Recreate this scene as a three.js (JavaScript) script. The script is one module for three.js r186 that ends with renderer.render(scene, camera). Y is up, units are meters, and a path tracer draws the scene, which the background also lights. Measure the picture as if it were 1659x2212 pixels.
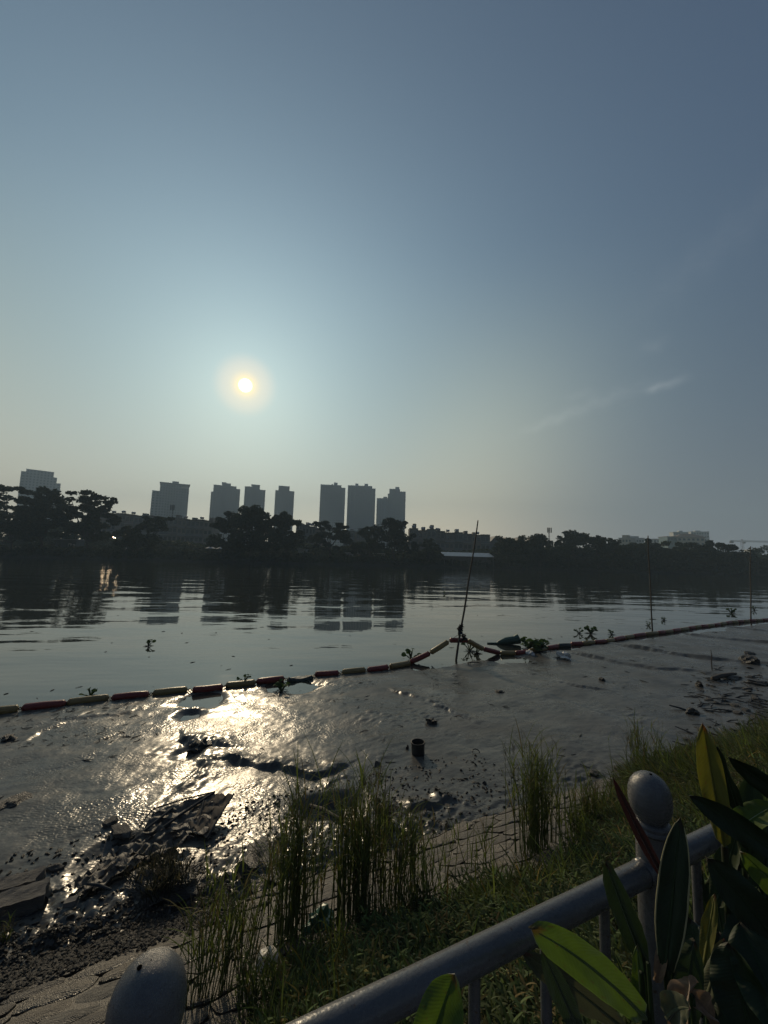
import * as THREE from 'three';
import { mergeGeometries, mergeVertices, toCreasedNormals } from 'three/addons/utils/BufferGeometryUtils.js';

// ------------------------------------------------------------------ camera, sky, sun, exposure
const scene = new THREE.Scene();
const EYE = 3.2, FOCAL = 831;                       // eye height over the river (m); lens length in units of a 1659 px wide picture
const PITCH = Math.atan(91 / 831), ROLL = THREE.MathUtils.degToRad(1.6);
const camera = new THREE.PerspectiveCamera(2 * Math.atan(1106 / FOCAL) * 180 / Math.PI, 0.75, 0.05, 6000);
camera.position.set(0, EYE, 0);
camera.rotation.order = 'YXZ';
camera.rotation.set(PITCH, 0, ROLL);
const SUN_AZ = THREE.MathUtils.degToRad(-21.06), SUN_EL = THREE.MathUtils.degToRad(22.5);
const SUN = new THREE.Vector3(Math.sin(SUN_AZ) * Math.cos(SUN_EL), Math.sin(SUN_EL), -Math.cos(SUN_AZ) * Math.cos(SUN_EL));
const SKY_W = 3072, SKY_H = 1536;
scene.background = makeSky();
scene.environment = scene.background;
const sun = new THREE.DirectionalLight(new THREE.Color().setRGB(1, 0.80, 0.53), 2.4);
sun.position.copy(SUN).multiplyScalar(300);
sun.castShadow = true;
sun.shadow.mapSize.set(4096, 4096);
Object.assign(sun.shadow.camera, { left: -160, right: 160, top: 160, bottom: -160, near: 1, far: 700 });
sun.shadow.radius = 2.5;
scene.add(sun, sun.target);
scene.fog = new THREE.FogExp2(new THREE.Color().setRGB(0.64, 0.87, 1.0), 0.00105);
const renderer = new THREE.WebGLRenderer({ antialias: true });
renderer.toneMapping = THREE.LinearToneMapping;
renderer.toneMappingExposure = 1.0;
renderer.shadowMap.enabled = true;

function makeSky() {
  const data = new Float32Array(SKY_W * SKY_H * 4), D = 180 / Math.PI;
  const smooth = (x, a, b) => { const t = Math.min(1, Math.max(0, (x - a) / (b - a))); return t * t * (3 - 2 * t); };
  // thin wisps of cloud: [azimuth, elevation, half length, half height, tilt, strength] in degrees
  const wisps = [[37.7, 21.0, 1.3, 0.45, 0.1, 0.075], [35.9, 20.8, 0.8, 0.4, 0.2, 0.09], [24.0, 18.6, 4.0, 0.6, 0.30, 0.05], [30.5, 20.4, 5.0, 0.9, 0.22, 0.03], [42, 33, 7, 1.6, 0.5, 0.015], [27.5, 21.5, 1.6, 0.5, 0.1, 0.03], [36, 25.5, 1.2, 0.7, 0.3, 0.03]];
  for (let row = 0; row < SKY_H; row++) {
    const up = ((row + 0.5) / SKY_H - 0.5) * Math.PI, cu = Math.cos(up), y = Math.sin(up), el = Math.max(0, up * D);
    const h = Math.exp(-el / 16);
    for (let col = 0; col < SKY_W; col++) {
      const o = (row * SKY_W + col) * 4;
      const ro = ((col + 0.5) / SKY_W - 0.5) * 2 * Math.PI, x = Math.cos(ro) * cu, z = Math.sin(ro) * cu;
      const g = Math.acos(Math.min(1, Math.max(-1, x * SUN.x + y * SUN.y + z * SUN.z))) * D;
      let r = 0.021 + 0.51 * Math.exp(-g / 25), gg = 0.035 + 0.66 * Math.exp(-g / 27), b = 0.090 + 0.72 * Math.exp(-g / 29.5);
      const hi = 1 - 0.2 * smooth(el, 32, 66);
      r *= hi * (1 + 3.1 * Math.exp(-el / 12.5)); gg *= hi * (1 + 1.7 * h); b *= hi * (1 + 0.62 * h);
      { const q = (g - 38) / 14, band = Math.exp(-q * q) * (1 - smooth(el, 16, 42)); r *= 1 + 0.70 * band; gg *= 1 + 0.48 * band; b *= 1 + 0.22 * band; }
      if (g < 14) {
        const halo = 1 - smooth(g, 2.4, 4.5);
        r += 0.20 * halo; gg += 0.07 * halo; b -= 0.01 * halo;
        const warm = Math.exp(-(g * g) / 1.6);
        r += 0.85 * warm; gg += 0.36 * warm; b -= 0.25 * warm;
        const disc = 1 - smooth(g, 0.60, 0.88);
        r += 9 * disc; gg += 8.4 * disc; b += 6.6 * disc;
      }
      if (y > 0 && z < 0 && x > 0) {
        const az = Math.atan2(x, -z) * D, elv = up * D;
        for (const [wa, we, wl, wh, wt, s] of wisps) {
          const dx = (az - wa) * Math.cos(up), dy = elv - we;
          if (Math.abs(dx) > wl * 3 || Math.abs(dy) > wl * 3) continue;
          const c = Math.cos(wt), sn = Math.sin(wt), p = (dx * c + dy * sn) / wl, q = (-dx * sn + dy * c) / wh + 0.25 * Math.sin(dx * 2.3 + we);
          const k = s * Math.exp(-p * p - q * q) * (0.8 + 0.5 * noise(dx * 0.9 + we, dy * 2.5));
          r += k; gg += k * 0.98; b += k * 0.9;
        }
      }
      data[o] = Math.max(0, r); data[o + 1] = Math.max(0, gg); data[o + 2] = Math.max(0.01, b); data[o + 3] = 1;
    }
  }
  const t = new THREE.DataTexture(data, SKY_W, SKY_H, THREE.RGBAFormat, THREE.FloatType);
  t.mapping = THREE.EquirectangularReflectionMapping;
  t.magFilter = t.minFilter = THREE.LinearFilter;
  t.wrapS = THREE.RepeatWrapping;
  t.needsUpdate = true;
  return t;
}

// ------------------------------------------------------------------ helpers
function rng(seed) { let a = seed >>> 0; return () => { a = (a + 0x6d2b79f5) | 0; let t = Math.imul(a ^ (a >>> 15), 1 | a); t = (t + Math.imul(t ^ (t >>> 7), 61 | t)) ^ t; return ((t ^ (t >>> 14)) >>> 0) / 4294967296; }; }
var PERM;
function makePerm() { const r = rng(7), p = [...Array(256).keys()]; for (let i = 255; i > 0; i--) { const j = Math.floor(r() * (i + 1)); [p[i], p[j]] = [p[j], p[i]]; } const q = new Uint8Array(512); for (let i = 0; i < 512; i++) q[i] = p[i & 255]; return q; }
// gradient noise, -1..1; with a period (in lattice cells) it tiles
function noise(x, y, per = 256) {
  PERM ??= makePerm();
  const xi = Math.floor(x), yi = Math.floor(y), xf = x - xi, yf = y - yi, m = (a) => ((a % per) + per) % per;
  const gr = (ix, iy, dx, dy) => { const h = PERM[(PERM[m(ix) & 255] + m(iy)) & 511] * 0.0245437; return Math.cos(h) * dx + Math.sin(h) * dy; };
  const u = xf * xf * xf * (xf * (xf * 6 - 15) + 10), v = yf * yf * yf * (yf * (yf * 6 - 15) + 10);
  const a = gr(xi, yi, xf, yf), b = gr(xi + 1, yi, xf - 1, yf), c = gr(xi, yi + 1, xf, yf - 1), d = gr(xi + 1, yi + 1, xf - 1, yf - 1);
  return (a + (b - a) * u + (c - a) * v + (a - b - c + d) * u * v) * 1.4;
}
function fbm(x, y, oct, per = 256) { let s = 0, a = 0.5, n = 0; for (let i = 0; i < oct; i++) { s += a * noise(x, y, per); n += a; x *= 2; y *= 2; per *= 2; a *= 0.5; } return s / n; }
const V = (x, y, z) => new THREE.Vector3(x, y, z);
const lerp = (a, b, t) => a + (b - a) * t, clamp = (x, a, b) => Math.min(b, Math.max(a, x));
const sstep = (x, a, b) => { const t = clamp((x - a) / (b - a), 0, 1); return t * t * (3 - 2 * t); };

// directions seen through the lens, used to find where on the ground a thing stands
function ray(px, py) {
  const a = (px - 829.5) / FOCAL, b = -(py - 1106) / FOCAL;
  const x = a * Math.cos(ROLL) - b * Math.sin(ROLL), y = a * Math.sin(ROLL) + b * Math.cos(ROLL);
  return V(x, y * Math.cos(PITCH) + Math.sin(PITCH), -(Math.cos(PITCH) - y * Math.sin(PITCH)));
}
const atDepth = (px, py, d) => { const r = ray(px, py); return r.multiplyScalar(d / -r.z).add(V(0, EYE, 0)); };
const onY = (px, py, y) => { const r = ray(px, py); return r.multiplyScalar((y - EYE) / r.y).add(V(0, EYE, 0)); };
// the near shore runs along s, with n pointing from the walkway to the river
const AL = THREE.MathUtils.degToRad(24.5), CA = Math.cos(AL), SA = Math.sin(AL);
const shore = (s, n, y = 0) => V(s * CA - n * SA, y, -(s * SA + n * CA));
const sOf = (p) => p.x * CA - p.z * SA, nOf = (p) => -p.x * SA - p.z * CA;
const onN = (px, py, n) => { const r = ray(px, py), k = n / (-r.x * SA - r.z * CA); return r.multiplyScalar(k).add(V(0, EYE, 0)); };
const slopeY = (n) => 1.58 - (n - 0.85) * 0.448;
const onSlope = (px, py) => { let y = 0.8, p; for (let i = 0; i < 30; i++) { p = onY(px, py, y); y = lerp(y, clamp(slopeY(nOf(p)), 0.25, 1.58), 0.5); } p.y = y; return p; };

const used = new Map();
function numbered(name) { const k = used.get(name) ?? 0; used.set(name, k + 1); return k ? name + '_' + String(k).padStart(3, '0') : name; }
function tag(o, label, category, group, kind) { o.userData.label = label; if (category) o.userData.category = category; if (group) o.userData.group = group; if (kind) o.userData.kind = kind; return o; }
function thing(name, label, category, at = V(0, 0, 0), group, turn = 0) { const g = new THREE.Group(); g.name = numbered(name); g.position.copy(at); g.rotation.y = turn; scene.add(g); return tag(g, label, category, group); }
const shadowed = (m) => { m.castShadow = m.receiveShadow = true; return m; };
function structure(o, name, label) { o.name = name; o.userData.kind = 'structure'; if (label) o.userData.label = label; scene.add(o); return o; }

// collects triangles
class MB {
  constructor() { this.p = []; this.i = []; this.u = []; }
  v(x, y, z, u = 0, w = 0) { this.p.push(x, y, z); this.u.push(u, w); return this.p.length / 3 - 1; }
  tri(a, b, c) { const i = this.v(a.x, a.y, a.z), j = this.v(b.x, b.y, b.z), k = this.v(c.x, c.y, c.z); this.i.push(i, j, k); return this; }
  quad(a, b, c, d) { const i = this.v(a.x, a.y, a.z, 0, 0), j = this.v(b.x, b.y, b.z, 1, 0), k = this.v(c.x, c.y, c.z, 1, 1), l = this.v(d.x, d.y, d.z, 0, 1); this.i.push(i, j, k, i, k, l); return this; }
  box(cx, cy, cz, sx, sy, sz, ry = 0) {
    const c = Math.cos(ry), s = Math.sin(ry), P = [];
    for (const [a, b, d] of [[-1, -1, -1], [1, -1, -1], [1, 1, -1], [-1, 1, -1], [-1, -1, 1], [1, -1, 1], [1, 1, 1], [-1, 1, 1]]) { const x = a * sx / 2, z = d * sz / 2; P.push(V(cx + x * c + z * s, cy + (b + 1) * sy / 2, cz - x * s + z * c)); }
    for (const [a, b, d, e] of [[0, 3, 2, 1], [4, 5, 6, 7], [0, 4, 7, 3], [1, 2, 6, 5], [3, 7, 6, 2], [0, 1, 5, 4]]) this.quad(P[a], P[b], P[d], P[e]);
    return this;
  }
  bar(a, b, r, r2 = r, seg = 6, caps = true) { return this.tube([a, b], [r, r2], seg, caps); }
  tube(pts, radii, seg = 6, caps = true) {
    const rings = []; let ref = null, len = 0;
    pts.forEach((p, k) => {
      const d = V(0, 0, 0).subVectors(pts[Math.min(k + 1, pts.length - 1)], pts[Math.max(k - 1, 0)]).normalize();
      if (!ref || Math.abs(ref.dot(d)) > 0.98) ref = Math.abs(d.y) < 0.9 ? V(0, 1, 0) : V(1, 0, 0);
      const a = V(0, 0, 0).crossVectors(d, ref).normalize(), b = V(0, 0, 0).crossVectors(a, d).normalize(), R = Array.isArray(radii) ? radii[Math.min(k, radii.length - 1)] : radii;
      ref = b.clone();
      if (k) len += p.distanceTo(pts[k - 1]);
      const ring = [];
      for (let j = 0; j <= seg; j++) { const t = j / seg * Math.PI * 2; ring.push(this.v(p.x + (a.x * Math.cos(t) + b.x * Math.sin(t)) * R, p.y + (a.y * Math.cos(t) + b.y * Math.sin(t)) * R, p.z + (a.z * Math.cos(t) + b.z * Math.sin(t)) * R, j / seg * R * 6.28, len)); }
      rings.push(ring);
    });
    for (let k = 0; k + 1 < rings.length; k++) for (let j = 0; j < seg; j++) this.i.push(rings[k][j], rings[k][j + 1], rings[k + 1][j], rings[k][j + 1], rings[k + 1][j + 1], rings[k + 1][j]);
    if (caps) for (const [k, f] of [[0, 1], [rings.length - 1, 0]]) { const c = this.v(pts[k].x, pts[k].y, pts[k].z); for (let j = 0; j < seg; j++) f ? this.i.push(c, rings[k][j + 1], rings[k][j]) : this.i.push(c, rings[k][j], rings[k][j + 1]); }
    return this;
  }
  blade(a, dir, len, w, bend, side, k = 4) {          // a grass blade: a ribbon that bends towards its own heading
    let prev = null; const out = V(dir.x, 0, dir.z).normalize(), p = a.clone(), d = dir.clone().normalize();
    for (let j = 0; j <= k; j++) {
      const t = j / k, ww = w * (j === k ? 0.06 : (1 - t * t * 0.75)) / 2;
      const l = this.v(p.x - side.x * ww, p.y - side.y * ww, p.z - side.z * ww, 0, t), r = this.v(p.x + side.x * ww, p.y + side.y * ww, p.z + side.z * ww, 1, t);
      if (prev) this.i.push(prev[0], prev[1], r, prev[0], r, l);
      prev = [l, r];
      d.addScaledVector(out, bend * (0.4 + t) / k).add(V(0, -bend * t * 1.1 / k, 0)).normalize();
      p.addScaledVector(d, len / k);
    }
    return this;
  }
  add(geo, m) { const g = geo.clone(); if (m) g.applyMatrix4(m); const b = this.p.length / 3, P = g.attributes.position, U = g.attributes.uv; for (let k = 0; k < P.count; k++) this.v(P.getX(k), P.getY(k), P.getZ(k), U ? U.getX(k) : 0, U ? U.getY(k) : 0); if (g.index) for (let k = 0; k < g.index.count; k++) this.i.push(b + g.index.getX(k)); else for (let k = 0; k < P.count; k++) this.i.push(b + k); return this; }
  geo(boxUV = 0, crease = 0) {
    let g = new THREE.BufferGeometry();
    g.setAttribute('position', new THREE.Float32BufferAttribute(this.p, 3)); g.setAttribute('uv', new THREE.Float32BufferAttribute(this.u, 2)); g.setIndex(this.i);
    if (crease) g = toCreasedNormals(g, crease); else g.computeVertexNormals();
    if (boxUV) { const P = g.attributes.position, N = g.attributes.normal, U = g.attributes.uv; for (let k = 0; k < P.count; k++) { const ax = Math.abs(N.getX(k)), ay = Math.abs(N.getY(k)), az = Math.abs(N.getZ(k)); if (ay >= ax && ay >= az) U.setXY(k, P.getX(k) * boxUV, P.getZ(k) * boxUV); else if (ax >= az) U.setXY(k, P.getZ(k) * boxUV, P.getY(k) * boxUV); else U.setXY(k, P.getX(k) * boxUV, P.getY(k) * boxUV); } }
    return g;
  }
  build(name, mat, parent, opt = {}) { const m = shadowed(new THREE.Mesh(this.geo(opt.uv, opt.crease), mat)); m.name = parent ? name : numbered(name); if (opt.kind) m.userData.kind = opt.kind; if (opt.label) m.userData.label = opt.label; (parent ?? scene).add(m); return m; }
}

// ------------------------------------------------------------------ textures
function tex(size, fn, n = 1, srgb = false) {
  const data = new Uint8Array(size * size * 4);
  for (let y = 0; y < size; y++) for (let x = 0; x < size; x++) { const c = fn(x / size, y / size), o = (y * size + x) * 4; if (n === 1) data[o] = data[o + 1] = data[o + 2] = clamp(c * 255, 0, 255); else for (let k = 0; k < 3; k++) data[o + k] = clamp(c[k] * 255, 0, 255); data[o + 3] = 255; }
  const t = new THREE.DataTexture(data, size, size, THREE.RGBAFormat);
  t.wrapS = t.wrapT = THREE.RepeatWrapping; t.magFilter = THREE.LinearFilter; t.minFilter = THREE.LinearMipmapLinearFilter; t.generateMipmaps = true; t.needsUpdate = true;
  if (srgb) t.colorSpace = THREE.SRGBColorSpace;
  return t;
}
const rep = (t, a, b = a) => { const c = t.clone(); c.repeat.set(a, b); c.needsUpdate = true; return c; };
const grain = tex(512, (u, v) => 0.5 + 0.5 * fbm(u * 16, v * 16, 5, 16));                                         // even grain
const blotch = tex(512, (u, v) => 0.82 + 0.28 * fbm(u * 5, v * 5, 5, 5) + 0.06 * noise(u * 128, v * 128, 128));    // tone of weathered surfaces
const mudBump = tex(2048, (u, v) => { const w = fbm(u * 9, v * 9, 3, 9) * 0.35; const k = 0.3 + 1.1 * sstep(fbm(u * 3 + 7, v * 3, 4, 3), -0.25, 0.35); return 0.5 + 0.24 * fbm(u * 16 + w, v * 32, 3, 16) + k * (0.26 * noise(u * 64 + w, v * 96, 128) + 0.13 * noise(u * 128, v * 128 + w, 128)); });
const mudTone = tex(1024, (u, v) => 0.74 + 0.5 * fbm(u * 6, v * 6, 5, 6) + 0.12 * fbm(u * 32, v * 32, 3, 32));
const mudWet = tex(1024, (u, v) => clamp(0.62 + 0.42 * fbm(u * 4 + 3, v * 4 + 1, 5, 4) + 0.10 * fbm(u * 32, v * 32, 3, 32), 0.2, 1));
const waves = (() => { const r = rng(91), W = []; for (let k = 0; k < 60; k++) { const lam = 0.026 * Math.pow(26, r()), f = 1 / lam, th = Math.PI / 2 + 0.10 + (r() + r() - 1) * 0.62; W.push([Math.round(Math.cos(th) * f), Math.max(1, Math.round(Math.sin(th) * f)), r() * 6.28, Math.pow(lam, 1.1) * (0.5 + 1.0 * r())]); } const S = W.reduce((a, w) => a + w[3], 0); return tex(1024, (u, v) => { let h = 0; const uu = u + 0.015 * noise(u * 5, v * 5, 5), vv = v + 0.02 * noise(u * 5 + 1.5, v * 5, 5); for (const [a, b, p, m] of W) h += m * Math.sin(6.2832 * (a * uu + b * vv) + p); return 0.5 + h / S * 1.1; }); })();
const stoneBump = tex(1024, (u, v) => 0.5 + 0.35 * fbm(u * 8, v * 14, 5, 14) + 0.12 * noise(u * 90, v * 90, 90));
const paint = tex(1024, (u, v) => { const k = 0.86 + 0.22 * fbm(u * 6, v * 6, 5, 6) + 0.07 * noise(u * 200, v * 200, 256), rust = sstep(fbm(u * 22 + 3, v * 22, 4, 22), 0.36, 0.52), chip = sstep(noise(u * 70, v * 70, 70), 0.72, 0.85); return [lerp(k, 0.62, rust) * (1 - 0.45 * chip), lerp(k, 0.42, rust) * (1 - 0.5 * chip), lerp(k, 0.28, rust) * (1 - 0.5 * chip)]; }, 3);
const leafVein = tex(512, (u, v) => { const x = Math.abs(u - 0.5) * 2, ph = (v * 26 + x * 3.2) % 1, w = Math.abs(ph - 0.5) * 2; return 0.55 + 0.3 * w + (x < 0.05 ? 0.25 : 0); });
const leafTone = tex(512, (u, v) => { const x = Math.abs(u - 0.5) * 2, w = Math.abs(((v * 30 + x * 3.4) % 1) - 0.5) * 2, k = 0.86 + 0.05 * w + 0.22 * fbm(u * 4, v * 8, 4, 4), rib = Math.exp(-x * x * 900) * 0.25, edge = sstep(x, 0.93, 1) * 0.5, spot = sstep(fbm(u * 7 + 2, v * 12 + 5, 4, 12), 0.34, 0.5) * 0.7, tip = Math.max(spot, sstep(v + 0.06 * noise(u * 6, v * 6), 0.90, 0.98)); return [lerp(k + rib + edge, 1.1, tip), lerp(k + rib + edge * 0.9, 0.42, tip), lerp(k + rib + edge, 0.6, tip)].map((c) => Math.min(1, c * 0.8)); }, 3);

const mat = (r, g, b, rough = 0.8, o = {}) => new THREE.MeshPhysicalMaterial({ color: new THREE.Color().setRGB(r, g, b), roughness: rough, metalness: 0, ...o });
const both = { side: THREE.DoubleSide };
const leafy = (r, g, b, tr = 0.35) => mat(r, g, b, 1, { transmission: tr, thickness: 0, specularIntensity: 0.3, ...both });
const M = {
  mud: mat(0.104, 0.100, 0.089, 0.47, { specularIntensity: 0.42, map: rep(mudTone, 0.19), bumpMap: rep(mudBump, 0.4), bumpScale: 0.0062, roughnessMap: rep(mudWet, 0.23) }),
  water: mat(0.026, 0.029, 0.024, 0.03, { ior: 1.62, bumpMap: rep(waves, 1 / 8.3), bumpScale: 0.030 }),
  earth: mat(0.055, 0.046, 0.036, 0.95, { map: rep(blotch, 0.6), bumpMap: rep(grain, 1.3), bumpScale: 0.02 }),
  farLand: mat(0.035, 0.036, 0.028, 1, { map: rep(blotch, 0.05) }),
  paving: mat(0.22, 0.21, 0.2, 0.9, { map: rep(blotch, 0.5), bumpMap: rep(grain, 2), bumpScale: 0.003 }),
  mortar: mat(0.070, 0.059, 0.044, 0.55, { map: rep(blotch, 1.1), bumpMap: rep(stoneBump, 1.5), bumpScale: 0.02 }),
  rail: mat(0.118, 0.12, 0.122, 0.34, { metalness: 0.1, map: rep(paint, 2.2, 2.2), roughnessMap: rep(blotch, 5, 5), bumpMap: rep(grain, 8, 8), bumpScale: 0.0006 }),
  hole: mat(0.002, 0.002, 0.002, 1, { specularIntensity: 0 }),
  bamboo: mat(0.085, 0.07, 0.05, 0.75, { map: rep(blotch, 6, 0.5) }),
  rag: mat(0.025, 0.03, 0.035, 0.95, both),
  rope: mat(0.09, 0.085, 0.075, 0.9),
  red: mat(0.23, 0.022, 0.017, 0.5, { map: rep(blotch, 1.4), bumpMap: rep(grain, 3), bumpScale: 0.004, roughnessMap: rep(blotch, 2) }),
  yellow: mat(0.31, 0.215, 0.072, 0.5, { map: rep(blotch, 1.2), bumpMap: rep(grain, 3), bumpScale: 0.004, roughnessMap: rep(blotch, 2) }),
  drab: mat(0.03, 0.04, 0.035, 0.6, { bumpMap: rep(grain, 2), bumpScale: 0.012 }),
  rubber: mat(0.018, 0.018, 0.018, 0.55, { bumpMap: rep(grain, 4), bumpScale: 0.002 }),
  clod: mat(0.035, 0.031, 0.027, 0.5, { bumpMap: rep(grain, 3), bumpScale: 0.02 }),
  rock: mat(0.12, 0.112, 0.098, 0.8, { map: rep(blotch, 1.2), bumpMap: rep(stoneBump, 1.5), bumpScale: 0.02 }),
  concrete: mat(0.14, 0.13, 0.115, 0.85, { map: rep(blotch, 1), bumpMap: rep(stoneBump, 1), bumpScale: 0.012 }),
  brick: mat(0.22, 0.2, 0.17, 0.85, { map: rep(blotch, 2) }),
  tarp: mat(0.085, 0.072, 0.056, 0.62, { map: rep(blotch, 1.5), bumpMap: rep(grain, 1.5), bumpScale: 0.012, ...both }),
  gauze: mat(0.15, 0.12, 0.085, 1, { transmission: 0.22, thickness: 0, map: rep(blotch, 2), ...both }),
  wood: mat(0.06, 0.048, 0.036, 0.8, { map: rep(blotch, 3, 1) }),
  plastic: mat(0.55, 0.53, 0.48, 0.45, both),
  greenBag: mat(0.05, 0.16, 0.11, 0.4, { transmission: 0.2, thickness: 0, ...both }),
  tealBag: mat(0.025, 0.07, 0.05, 0.5, both),
  blade: leafy(0.125, 0.160, 0.034, 0.42), bladeDry: leafy(0.17, 0.14, 0.055, 0.3), bladeDark: leafy(0.03, 0.035, 0.018, 0.2), straw: leafy(0.10, 0.085, 0.05, 0.2),
  weed: leafy(0.098, 0.135, 0.050, 0.32), hyacinth: leafy(0.045, 0.085, 0.02, 0.3),
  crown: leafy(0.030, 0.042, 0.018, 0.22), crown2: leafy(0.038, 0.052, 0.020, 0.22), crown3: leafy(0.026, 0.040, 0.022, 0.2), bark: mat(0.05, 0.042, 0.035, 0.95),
  white: mat(0.62, 0.62, 0.58, 0.8, { map: rep(blotch, 0.08) }), cream: mat(0.5, 0.44, 0.32, 0.85, { map: rep(blotch, 0.08) }), grey: mat(0.30, 0.31, 0.32, 0.85, { map: rep(blotch, 0.07) }), tower: mat(0.44, 0.45, 0.46, 0.85, { map: rep(blotch, 0.03) }), towerB: mat(0.48, 0.45, 0.43, 0.85, { map: rep(blotch, 0.03) }),
  dull: mat(0.16, 0.15, 0.145, 0.9, { map: rep(blotch, 0.15) }), dullB: mat(0.22, 0.19, 0.165, 0.9, { map: rep(blotch, 0.15) }), dullC: mat(0.14, 0.16, 0.165, 0.9, { map: rep(blotch, 0.15) }),
  roof: mat(0.13, 0.085, 0.07, 0.85, { map: rep(blotch, 0.2) }), slate: mat(0.07, 0.07, 0.075, 0.7), tin: mat(0.34, 0.36, 0.38, 0.42, { metalness: 0.6, map: rep(blotch, 0.3) }), brightTin: mat(0.75, 0.62, 0.5, 0.22, { metalness: 0.7 }),
  pane: mat(0.03, 0.035, 0.04, 0.12), teal: mat(0.06, 0.12, 0.13, 0.1), canvas: mat(0.5, 0.48, 0.44, 0.85, both), steel: mat(0.09, 0.095, 0.1, 0.6), craneRed: mat(0.28, 0.10, 0.07, 0.6), tank: mat(0.3, 0.31, 0.32, 0.45, { metalness: 0.5 }),
};

// ------------------------------------------------------------------ the setting: water, mud, near slope, far bank
function polarSheet(rs, azs, yOf, keep) {
  const mb = new MB(), id = [];
  for (const r of rs) { const row = []; for (const a of azs) { const x = Math.sin(a) * r, z = -Math.cos(a) * r; row.push(keep && !keep(x, z) ? -1 : mb.v(x, yOf(x, z), z, x, -z)); } id.push(row); }
  for (let k = 0; k + 1 < id.length; k++) for (let j = 0; j + 1 < azs.length; j++) { const a = id[k][j], b = id[k][j + 1], c = id[k + 1][j + 1], d = id[k + 1][j]; if (a >= 0 && b >= 0 && c >= 0 && d >= 0) mb.i.push(a, b, c, a, c, d); }
  return mb.geo();
}
const geomSteps = (a, b, q) => { const o = []; for (let r = a; r < b; r *= q) o.push(r); o.push(b); return o; };
const linSteps = (a, b, n) => [...Array(n + 1).keys()].map((k) => lerp(a, b, k / n));
const azs = linSteps(-1.25, 1.25, 420);

{ // the river
  const swell = (x, z) => { const d = Math.hypot(x, z), k = clamp(d / 18, 0.25, 1); return k * (0.006 * fbm(x * 0.22 + 3, -z * 0.6, 2) + 0.0016 * noise(x * 0.7, -z * 1.9)); };
  structure(shadowed(new THREE.Mesh(polarSheet([...geomSteps(5, 150, 1.0085), 170, 200], azs, swell), M.water)), 'river', 'calm grey green river reflecting the sky and the far bank');
}

// small scarps and drain lines in the mud: points on the ground, height, width
const G = (list, y = 0.12) => list.map(([a, b]) => onY(a, b, y));
const SCARPS = [
  [G([[440, 1640], [550, 1659], [610, 1672], [672, 1687], [715, 1677], [752, 1661]]), 0.085, 0.11],
  [G([[395, 1585], [405, 1606], [425, 1612], [452, 1606], [500, 1614]]), 0.10, 0.13],
  [G([[385, 1548], [410, 1530], [450, 1518], [500, 1500]]), 0.05, 0.16],
  [G([[425, 1650], [440, 1665], [400, 1700], [370, 1735]]), 0.07, 0.13],
  [G([[60, 1560], [130, 1545], [220, 1535], [330, 1520]]), 0.035, 0.18],
  [G([[60, 1595], [100, 1570], [150, 1552]]), 0.04, 0.15],
  [G([[830, 1480], [880, 1497], [930, 1516], [985, 1545], [1036, 1569]]), 0.055, 0.10],
  [G([[1315, 1386], [1420, 1406], [1461, 1416], [1560, 1430], [1700, 1446]], 0.06), 0.12, 0.22],
  [G([[1461, 1364], [1560, 1378], [1700, 1395]], 0.06), 0.09, 0.26],
  [G([[1227, 1406], [1305, 1424], [1337, 1433], [1414, 1447], [1500, 1455], [1600, 1480]], 0.06), 0.10, 0.18],
  [G([[1190, 1470], [1260, 1490], [1320, 1500]], 0.08), 0.05, 0.12],
  [G([[1560, 1350], [1660, 1362]], 0.06), 0.09, 0.3],
  [G([[872, 1748], [905, 1738], [940, 1744], [955, 1724], [985, 1733]], 0.26), 0.07, 0.05],
  [G([[700, 1700], [735, 1685], [765, 1680]], 0.2), 0.05, 0.06],
].map(([pts, h, w]) => { const xs = pts.map((p) => p.x), zs = pts.map((p) => p.z); return { pts, h, w, box: [Math.min(...xs) - 0.9, Math.max(...xs) + 0.9, Math.min(...zs) - 0.9, Math.max(...zs) + 0.9] }; });
const POOLS = [[onY(435, 1515, 0), 0.42, 0.12], [onY(408, 1548, 0.02), 0.22, 0.10], [onY(645, 1485, 0.02), 0.5, 0.07], [onY(610, 1480, 0.02), 0.35, 0.07], [onY(690, 1745, 0.2), 0.22, 0.12], [onY(735, 1740, 0.2), 0.25, 0.12], [onY(250, 1850, 0.22), 0.3, 0.07], [onY(405, 1630, 0.1), 0.2, 0.06], [onY(1130, 1430, 0.02), 1.0, 0.04]];
function waterline(s) { return 10.05 + 0.035 * Math.max(0, s - 9) + 0.35 * noise(s * 0.55, 2.3) + 0.12 * noise(s * 1.9, 7.1) - (s > 5.5 && s < 8.5 ? 0.25 : 0); }
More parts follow.
